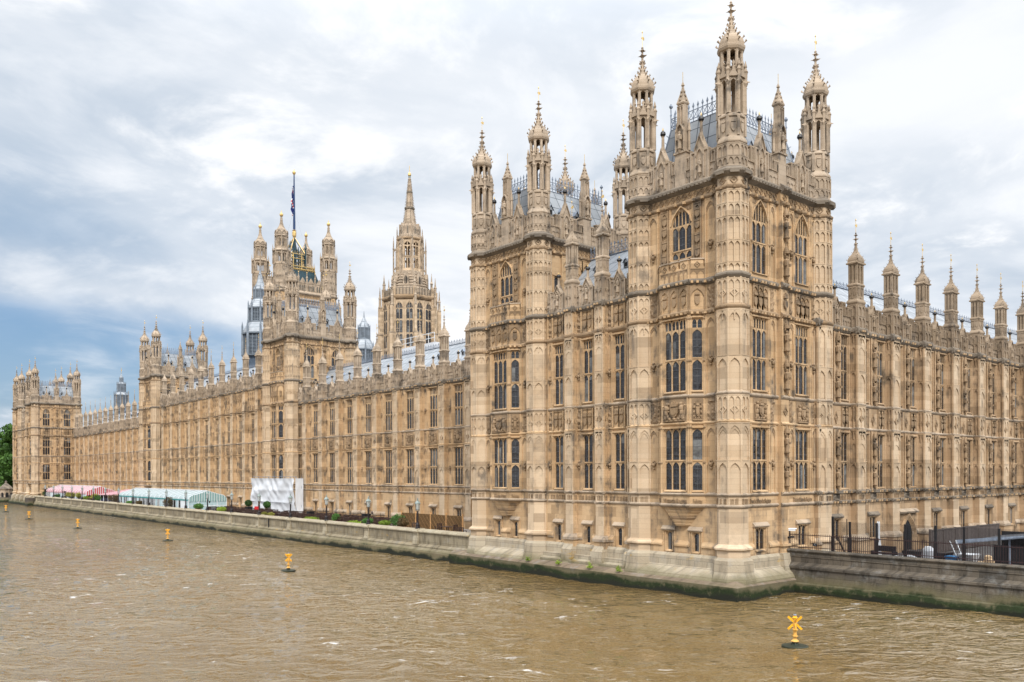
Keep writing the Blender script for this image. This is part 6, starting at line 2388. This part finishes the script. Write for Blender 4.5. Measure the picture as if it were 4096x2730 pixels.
def make_table():
    t = thing('garden_table', 'dark wooden table on the terrace among the benches', 'table', (0, 0, 0), 0, 'dark wooden tables on the terrace')
    m = MB()
    for k in range(6):
        m.box(-.75, .75, -.42 + k * .14, -.29 + k * .14, .72, .76, 'wood_dark')
    m.build('table_top', t)
    for a in (-1, 1):
        for b in (-1, 1):
            m = MB()
            m.box(a * .65 - .04, a * .65 + .04, b * .33 - .04, b * .33 + .04, 0, .72, 'wood_dark')
            m.build('leg', t)
    return t


bn, ch, tb = make_bench(1.5), make_bench(.6), make_table()
used = set()


def put(o, x, y, rz, label=None):
    c = o if o.name not in used else dup(o)
    used.add(o.name)
    c.location, c.rotation_euler = (x, y, TF), (0, 0, rz)
    if label:
        c['label'] = label
    return c


put(tb, 3.4, 38.6, 1.57, 'round-edged dark table in front of the trellis screen')
c0 = put(ch, 3.4, 40.5, 3.1, 'dark chair left of the table before the trellis screen')
put(ch, 3.4, 36.5, .2, 'dark chair right of the table before the trellis screen')
put(ch, 2.4, 43.4, 2.6, 'lone dark chair at the left end of the trellis screen')
put(ch, 1.6, 33.2, 1.9, 'low dark chair at the foot of the second tower')
GB, GT = 'dark slatted wooden bench or chair among the terrace tables', 'dark wooden table on the terrace among the benches'
r_ = random.Random(11)
for k in range(22):
    y = 50.5 + k * 2.6
    if 83.5 < y < 86:
        continue
    for x in (2.9, 5.6):
        put(tb, x, y, 1.57 + r_.uniform(-.1, .1), GT)
        put(bn if r_.random() < .5 else ch, x, y + 1.15, math.pi + r_.uniform(-.2, .2), GB)
        put(bn if r_.random() < .5 else ch, x + r_.uniform(-.2, .2), y - 1.15, r_.uniform(-.2, .2), GB)
        if r_.random() < .7:
            put(bn, x - 1.15, y, -math.pi / 2 + r_.uniform(-.1, .1), GB)
t = thing('terrace_rail', 'low black iron rail behind the terrace benches', 'railing', (8.6, 43, TF))
for k in range(20):
    m = MB().fr((0, k * 2.0), (0, 1), (-1, 0))
    for z in (.2, .95):
        m.box(0, 2.0, -.015, .015, z, z + .03, 'iron')
    for i in range(10):
        m.tube((i * .2, 0, 0), (i * .2, 0, 1.0 if i else 1.25), .012 if i else .03, 'iron', 4)
    m.build('panel', t)
for x, y, lab in ((4.2, 93.5, 'black litter bin left of the red sign on the terrace'), (3.9, 71.6, 'black litter bin right of the white tarpaulin'), (5.6, 59.5, 'dark planter box among the dining benches'), (5.0, 50, 'dark box beside the lamp with the lime bush')):
    m = MB()
    m.loft([([(-.35, -.35), (.35, -.35), (.35, .35), (-.35, .35)], 0), ([(-.42, -.42), (.42, -.42), (.42, .42), (-.42, .42)], 1.25)], 'black_plastic')
    m.box(-.46, .46, -.46, .46, 1.25, 1.33, 'iron')
    tag(m.build('litter_bin' if 'bin' in lab else 'planter_box', None, (x, y, TF)), lab, 'bin' if 'bin' in lab else 'planter')
t = thing('sign_board', 'bright red sign board by the left edge of the white tarpaulin', 'sign', (4.2, 90.4, TF))
m = MB()
m.box(-.03, .03, -.9, .9, .8, 1.45, 'signal_red')
m.build('board', t)
for q in (-.7, .7):
    m = MB()
    m.tube((0, q, 0), (0, q, .85), .04, 'white_paint', 5)
    m.build('leg', t)
t = thing('menu_board', 'dark red framed menu board in front of the pink marquee', 'sign', (1.3, 205.0, TF))
m = MB().fr((0, 0), (0, 1), (-1, 0))
m.box(-1.0, 1.0, -.06, .06, .6, 2.3, 'wood_dark')
m.box(-.32, .32, .06, .08, 1.05, 1.75, 'white_paint')
m.box(-.24, .24, .08, .09, 1.13, 1.67, 'wood_dark')
m.build('board', t)
m = MB()
m.box(-.05, .05, -.9, .9, 0, .65, 'wood_dark')
m.build('base', t)

# brown trellis screen with new posts
t = thing('trellis_screen', 'brown lattice trellis screen with pale wooden posts on the terrace', 'screen', (5.2, 38.3, TF))
for k in range(5):
    m = MB()
    m.box(-.06, .06, -.06, .06, 0, 2.05, 'wood_new')
    m.build('post', t, (-.4 * k * 0, k * 3.05, 0))
for k in range(4):
    m = MB().fr((0, k * 3.05 + .06), (0, 1), (-1, 0))
    m.box(0, 2.93, -.02, .02, .02, 1.75 + .05 * (k % 2), 'trellis')
    for i in range(34):
        a = -1.8 + i * .14
        u0, u1 = max(0, a), min(2.93, a + 1.8)
        if u1 > u0:
            m.tube((u0, .035, u0 - a), (u1, .035, u1 - a), .014, 'wood_new' if i % 5 == 2 else 'trellis', 4)
            m.tube((u0, .05, 1.8 - (u0 - a)), (u1, .05, 1.8 - (u1 - a)), .014, 'trellis', 4)
    m.box(0, 2.93, -.03, .04, 1.72, 1.8, 'trellis')
    m.build('panel', t)

# ------------------------------------------------------------------ plants and trees
def leaves(name, parent, n, fn, size, mat, seed=1, loc=None, elong=1.6):
    r_ = random.Random(seed)
    V, F = [], []
    for k in range(n):
        p = Vector(fn(r_))
        d = Vector((r_.gauss(0, 1), r_.gauss(0, 1), r_.gauss(0, .7) + .3)).normalized()
        x = d.orthogonal().normalized()
        x.rotate(Matrix.Rotation(r_.uniform(0, 6.28), 3, d))
        y = d.cross(x)
        s_ = size * r_.uniform(.6, 1.35)
        b = len(V)
        V += [p - x * s_ * elong * .5, p + y * s_ * .35 + d * s_ * .12, p + x * s_ * elong * .5, p - y * s_ * .35 + d * s_ * .12]
        F.append((b, b + 1, b + 2, b + 3))
    me = bpy.data.meshes.new(name)
    me.from_pydata([tuple(v) for v in V], [], F)
    me.materials.append(bpy.data.materials[mat])
    return place(name, me, parent, loc)


def tree(label, x, y, z, h_, cr, mat, seed, n=5200, trunk=.35, low=.28, group=None, leafsize=.42):
    t = thing('broadleaf_tree', label, 'tree', (x, y, z), 0, group)
    r_ = random.Random(seed)
    m = MB()
    m.tube((0, 0, 0), (.2, .1, h_ * .35), trunk, 'bark', 8, trunk * .75)
    m.tube((.2, .1, h_ * .35), (0, 0, h_ * .8), trunk * .75, 'bark', 7, trunk * .2)
    cl = []
    for k in range(44):
        a, f = r_.uniform(0, 6.28), r_.uniform(low, 1.0)
        rr = cr * math.sin(math.pi * min(.96, (f - low) / (1.04 - low) * .82 + .16)) ** .7 * r_.uniform(.35, .95)
        p = (rr * math.cos(a), rr * math.sin(a), h_ * f * .93)
        cl.append((p, cr * r_.uniform(.27, .45)))
        if k < 14:
            m.tube((0, 0, h_ * min(.75, f * .6)), (p[0] * .9, -p[1] * .9, p[2]), trunk * .3, 'bark', 5, .03)
    m.build('trunk', t)

    def fn(q):
        p, r0 = cl[q.randrange(len(cl))]
        d = Vector((q.gauss(0, 1), q.gauss(0, 1), q.gauss(0, .85))).normalized() * r0 * q.random() ** .33
        return p[0] + d.x, p[1] + d.y, p[2] + d.z * .8
    leaves('crown', t, n, fn, leafsize, mat, seed)
    return t


for k, (x, y, h_, cr, lab) in enumerate(((7, 303, 25, 8, 'leftmost big green tree beside the stone hut'), (17, 292, 27, 8.5, 'tall green tree directly behind the farthest tower, left of it'),
                                         (3, 318, 19, 7.5, 'low spreading tree at the river edge left of the stone hut'), (26, 306, 24, 9, 'tall dark tree at the back of the left trees'),
                                         (9, 335, 20, 8, 'distant tree at the left picture edge'))):
    tree(lab, x, y, 1.86, h_, cr, 'leaf_dark' if k == 3 else 'leaf_tree', 20 + k, 9000, .5, .14, 'trees at the left end of the palace', .75)
tree('leafy green tree hanging into the picture at the right edge of the yard', 20.3, -14.2, 1.9, 8.4, 2.7, 'leaf_mid', 31, 3800, .16, .42, None, .26)


def bush(label, x, y, h_, r, mat, seed, name='shrub', pot=True, ball=False, spiky=False):
    t = thing(name, label, 'plant', (x, y, TF))
    z0 = .0
    if pot:
        m = MB()
        m.lathe([(.28, 0), (.36, .45), (.40, .48), (.40, .55), (.33, .55)], 'terracotta' if not ball else 'black_plastic', 10)
        m.build('pot', t)
        z0 = .5
    m = MB()
    for k in range(5):
        a = k * 1.3
        m.tube((0, 0, z0 * .8), (r * .5 * math.cos(a), r * .5 * math.sin(a), z0 + h_ * .55), .03, 'bark', 4, .012)
    m.build('stem', t)
    if spiky:
        def fn(q):
            a, e = q.uniform(0, 6.28), q.uniform(.3, 1.4)
            d = r * q.random()
            return d * math.cos(a) * math.cos(e), d * math.sin(a) * math.cos(e), z0 + h_ * .35 + d * math.sin(e)
        leaves('foliage', t, 420, fn, .17, mat, seed, None, 3.2)
    else:
        def fn(q):
            d = Vector((q.gauss(0, 1), q.gauss(0, 1), q.gauss(0, 1))).normalized() * (q.random() ** (.25 if ball else .4))
            bump = 1 if ball else 1 + .25 * noise.noise(d * 2.2 + Vector((seed, 0, 0)))
            return d.x * r * bump, d.y * r * bump, z0 + h_ / 2 + d.z * h_ / 2 * bump
        leaves('foliage', t, 1300, fn, .11 if not ball else .09, mat, seed)
    return t


for a in ((1.9, 46.0, 1.4, .9, 'leaf_mid', 1, 'round green bush left of the trellis screen'), (1.6, 44.5, 1.1, .65, 'leaf_red', 2, 'orange flowering bush at the end of the trellis screen'),
          (1.5, 48.2, .6, .7, 'leaf_lime', 3, 'low lime bush on the coping beside the bench tables'), (1.7, 52.4, .7, .65, 'leaf_mid', 4, 'green plant right of the lamp by the benches'),
          (1.4, 55.2, .8, .95, 'leaf_lime', 5, 'bright lime bush left of the second lamp'), (1.9, 60.6, .95, .55, 'leaf_mid', 6, 'upright green bush right of the fourth lamp'),
          (1.4, 66.3, .85, 1.25, 'leaf_lime', 7, 'wide lime bush right of the white tarpaulin'), (1.3, 78.6, .5, .45, 'leaf_yellow', 8, 'small yellow plant beside the lamp before the tarpaulin'),
          (1.3, 80.9, .5, .45, 'leaf_yellow', 9, 'small yellow plant left of the lamp before the tarpaulin'), (1.4, 97.6, .8, .75, 'leaf_lime', 10, 'lime bush beside the ball topiary'),
          (2.0, 109.6, .95, .85, 'leaf_mid', 11, 'large green bush in front of the striped green gable'), (2.4, 111.4, .9, .65, 'leaf_mid', 12, 'smaller green bush left of the large one at the green gable'),
          (1.2, 122.3, 1.9, 1.15, 'leaf_red', 13, 'large clipped reddish bush near the gable end of the green marquee'), (1.2, 159.5, 1.8, 1.2, 'leaf_red', 14, 'large clipped reddish bush at the far end of the green marquee'),
          (1.2, 140.5, .8, .8, 'leaf_red', 15, 'low reddish bush halfway along the green marquee'), (1.3, 147.2, .6, .8, 'leaf_mid', 16, 'low green bush along the green marquee'),
          (1.4, 183.6, .9, 1.0, 'leaf_lime', 17, 'bright lime bush below the red striped gable'), (1.3, 172.6, 1.3, .9, 'leaf_mid', 18, 'tall green plant left of the awning lamp'),
          (1.3, 177.3, 1.0, 1.0, 'leaf_red', 19, 'dark reddish bush under the pink awning'), (1.3, 212.5, .9, 1.1, 'leaf_dark', 20, 'dark bush in front of the pink marquee'),
          (2.5, 234.4, 1.5, 1.0, 'leaf_dark', 21, 'dark bush at the foot of the far tower')):
    bush(a[6], a[0], a[1], a[2], a[3], a[4], a[5], pot=a[5] not in (5, 7))
for y, s_, lab in ((190.3, 1, 'spiky yellow palm right of the red striped gable'), (196.2, 2, 'spiky yellow palm in front of the pink marquee, near the gable'), (200.2, 3, 'spiky yellow palm beside the menu board'), (175.2, 4, 'spiky green palm under the awning')):
    bush(lab, 1.3, y, 1.3, 1.15, 'leaf_yellow', s_, 'palm_plant', True, False, True)
for x, y, lab in ((5.8, 97.6, 'ball topiary tree left of the white tarpaulin'), (5.2, 89.0, 'ball topiary tree in front of the white tarpaulin')):
    t = thing('ball_topiary', lab, 'plant', (x, y, TF))
    m = MB()
    m.lathe([(.4, 0), (.48, .6), (.4, .62)], 'terracotta', 10)
    m.build('pot', t)
    m = MB()
    m.tube((0, 0, .5), (0, 0, 1.5), .05, 'bark', 6)
    m.build('trunk', t)

    def fn(q):
        d = Vector((q.gauss(0, 1), q.gauss(0, 1), q.gauss(0, 1))).normalized() * (q.random() ** .25) * .58
        return d.x, d.y, 1.75 + d.z * .9
    leaves('crown', t, 1500, fn, .11, 'leaf_dark' if y > 90 else 'leaf_mid', int(y))

# weeds on the footing
for k, (y, s_) in enumerate(((16.2, .22), (12.5, .3), (9.4, .24), (20.0, .16))):
    m = leaves('weed_tuft', None, 90, lambda q: (q.gauss(0, .1), q.gauss(0, .12), abs(q.gauss(0, .16))), .09, 'leaf_lime', k, (-1.35, y, 1.3))
    tag(m, ('tiny green weed on the pale footing nearest the second tower', 'taller green weed on the footing below the middle low window', 'green weed on the footing left of the nearest tower', 'small weed under the second tower')[k], 'weed')

# stone hut by the far trees
t = thing('stone_hut', 'small round-headed stone kiosk with a conical roof at the river edge, far left', 'hut', (-.6, 277.5, 0))
m = MB()
m.lathe([(2.5, -2), (2.4, .6), (2.0, 1.5), (2.0, 1.8)], 'yard_wall', 8)
m.lathe([(1.65, 1.7), (1.65, 4.2), (1.85, 4.3), (1.85, 4.5)], 'stone_grey', 8)
for i, w in octframes(m, (0, 0), 1.65):
    m.archrib(-.42, .42, 2.9, .5, 0, .08, .1, 'stone_grey')
    m.plate([(-.42, 1.8), (.42, 1.8), (.42, 2.9), (.2, 3.3), (0, 3.4), (-.2, 3.3), (-.42, 2.9)], .01, .03, 'void')
m.build('wall', t)
m = MB()
m.lathe([(1.95, 4.5), (1.2, 5.4), (.4, 6.2), (.3, 6.3), (.32, 6.8), (.05, 7.1)], 'stone_dark', 8)
m.build('roof', t)
t = thing('bank_wall', 'low river wall running on past the stone hut under the trees', 'river wall', (0, 266, 0))
m = MB().fr((0, 0), (0, 1), (-1, 0))
m.strip([(-1.5, -2), (.5, -2), (.2, 2.2), (.3, 2.3), (.3, 2.6), (-1.5, 2.6)], 0, 600, 'yard_wall')
m.build('wall', t)

# ------------------------------------------------------------------ yellow buoys
def make_buoy():
    t = thing('marker_buoy', 'x', 'buoy', (0, 0, 0), 0, 'yellow marker buoys moored in a row')
    m = MB()
    m.lathe([(.88, -.12), (.95, -.02), (.95, .09), (.86, .13), (.2, .15)], 'rubber_green', 24)
    m.lathe([(.26, .14), (.17, .22), (.17, .34), (.28, .40)], 'rubber_green', 8)
    for k in range(4):
        A = k * math.pi / 2
        m.tube((.3 * math.cos(A), .3 * math.sin(A), .13), (.17 * math.cos(A), .17 * math.sin(A), .38), .03, 'rubber_green', 4)
    m.build('float', t)
    m = MB()
    m.lathe([(.26, .40), (.25, .44), (.13, .56), (.115, .62), (.115, 2.15)], 'yellow_pale', 6)
    m.box(-.29, .29, -.16, .16, .80, .845, 'yellow_pale')
    m.box(-.29, .29, -.16, .16, 1.27, 1.315, 'yellow_pale')
    m.lathe([(.17, 2.1), (.18, 2.16), (.11, 2.24), (.11, 2.3)], 'yellow', 8)
    m.lathe([(.11, 2.3), (.115, 2.36), (.09, 2.4)], 'crest_grey', 10)
    m.tube((0, 0, 2.4), (0, 0, 2.52), .008, 'crest_grey', 4)
    m.build('mast', t)
    for rz in (0, math.pi / 2):
        m = MB().fr((0, 0), (math.cos(rz), math.sin(rz)), (-math.sin(rz), math.cos(rz)))
        for a in (-1, 1):
            c, s_ = math.cos(a * .76), math.sin(a * .76)
            L, w = .68, .075
            q = [(-L, -w), (L, -w), (L, w), (-L, w)]
            m.plate([(x * c - z * s_, 1.76 + x * s_ + z * c) for x, z in q], a * .02 - .018, a * .02 + .018, 'yellow')
        m.build('cross_board', t)
    return t


BL = ['nearest and largest yellow cross-topped buoy, at lower right', 'second nearest yellow cross buoy, in front of the white tarpaulin', 'third yellow cross buoy, below the green marquee',
      'fourth yellow cross buoy, below the pink marquee', 'small yellow cross buoy left of the far tower base', 'farthest tiny yellow cross buoy near the stone hut']
bu = make_buoy()
for k, (x, y, a, tl) in enumerate(((-11.5, -11.9, .75, 0), (-16.1, 35.4, .6, .015), (-13.1, 77.9, .55, -.01), (-15.7, 114.3, .5, 0), (-15.9, 152.7, .9, 0), (-13.4, 194.5, .4, 0))):
    o = bu if k == 0 else dup(bu)
    o.location, o.rotation_euler = (x, y, .2), (tl, 0, a)
    o.scale = (.665,) * 3
    o['label'] = BL[k]
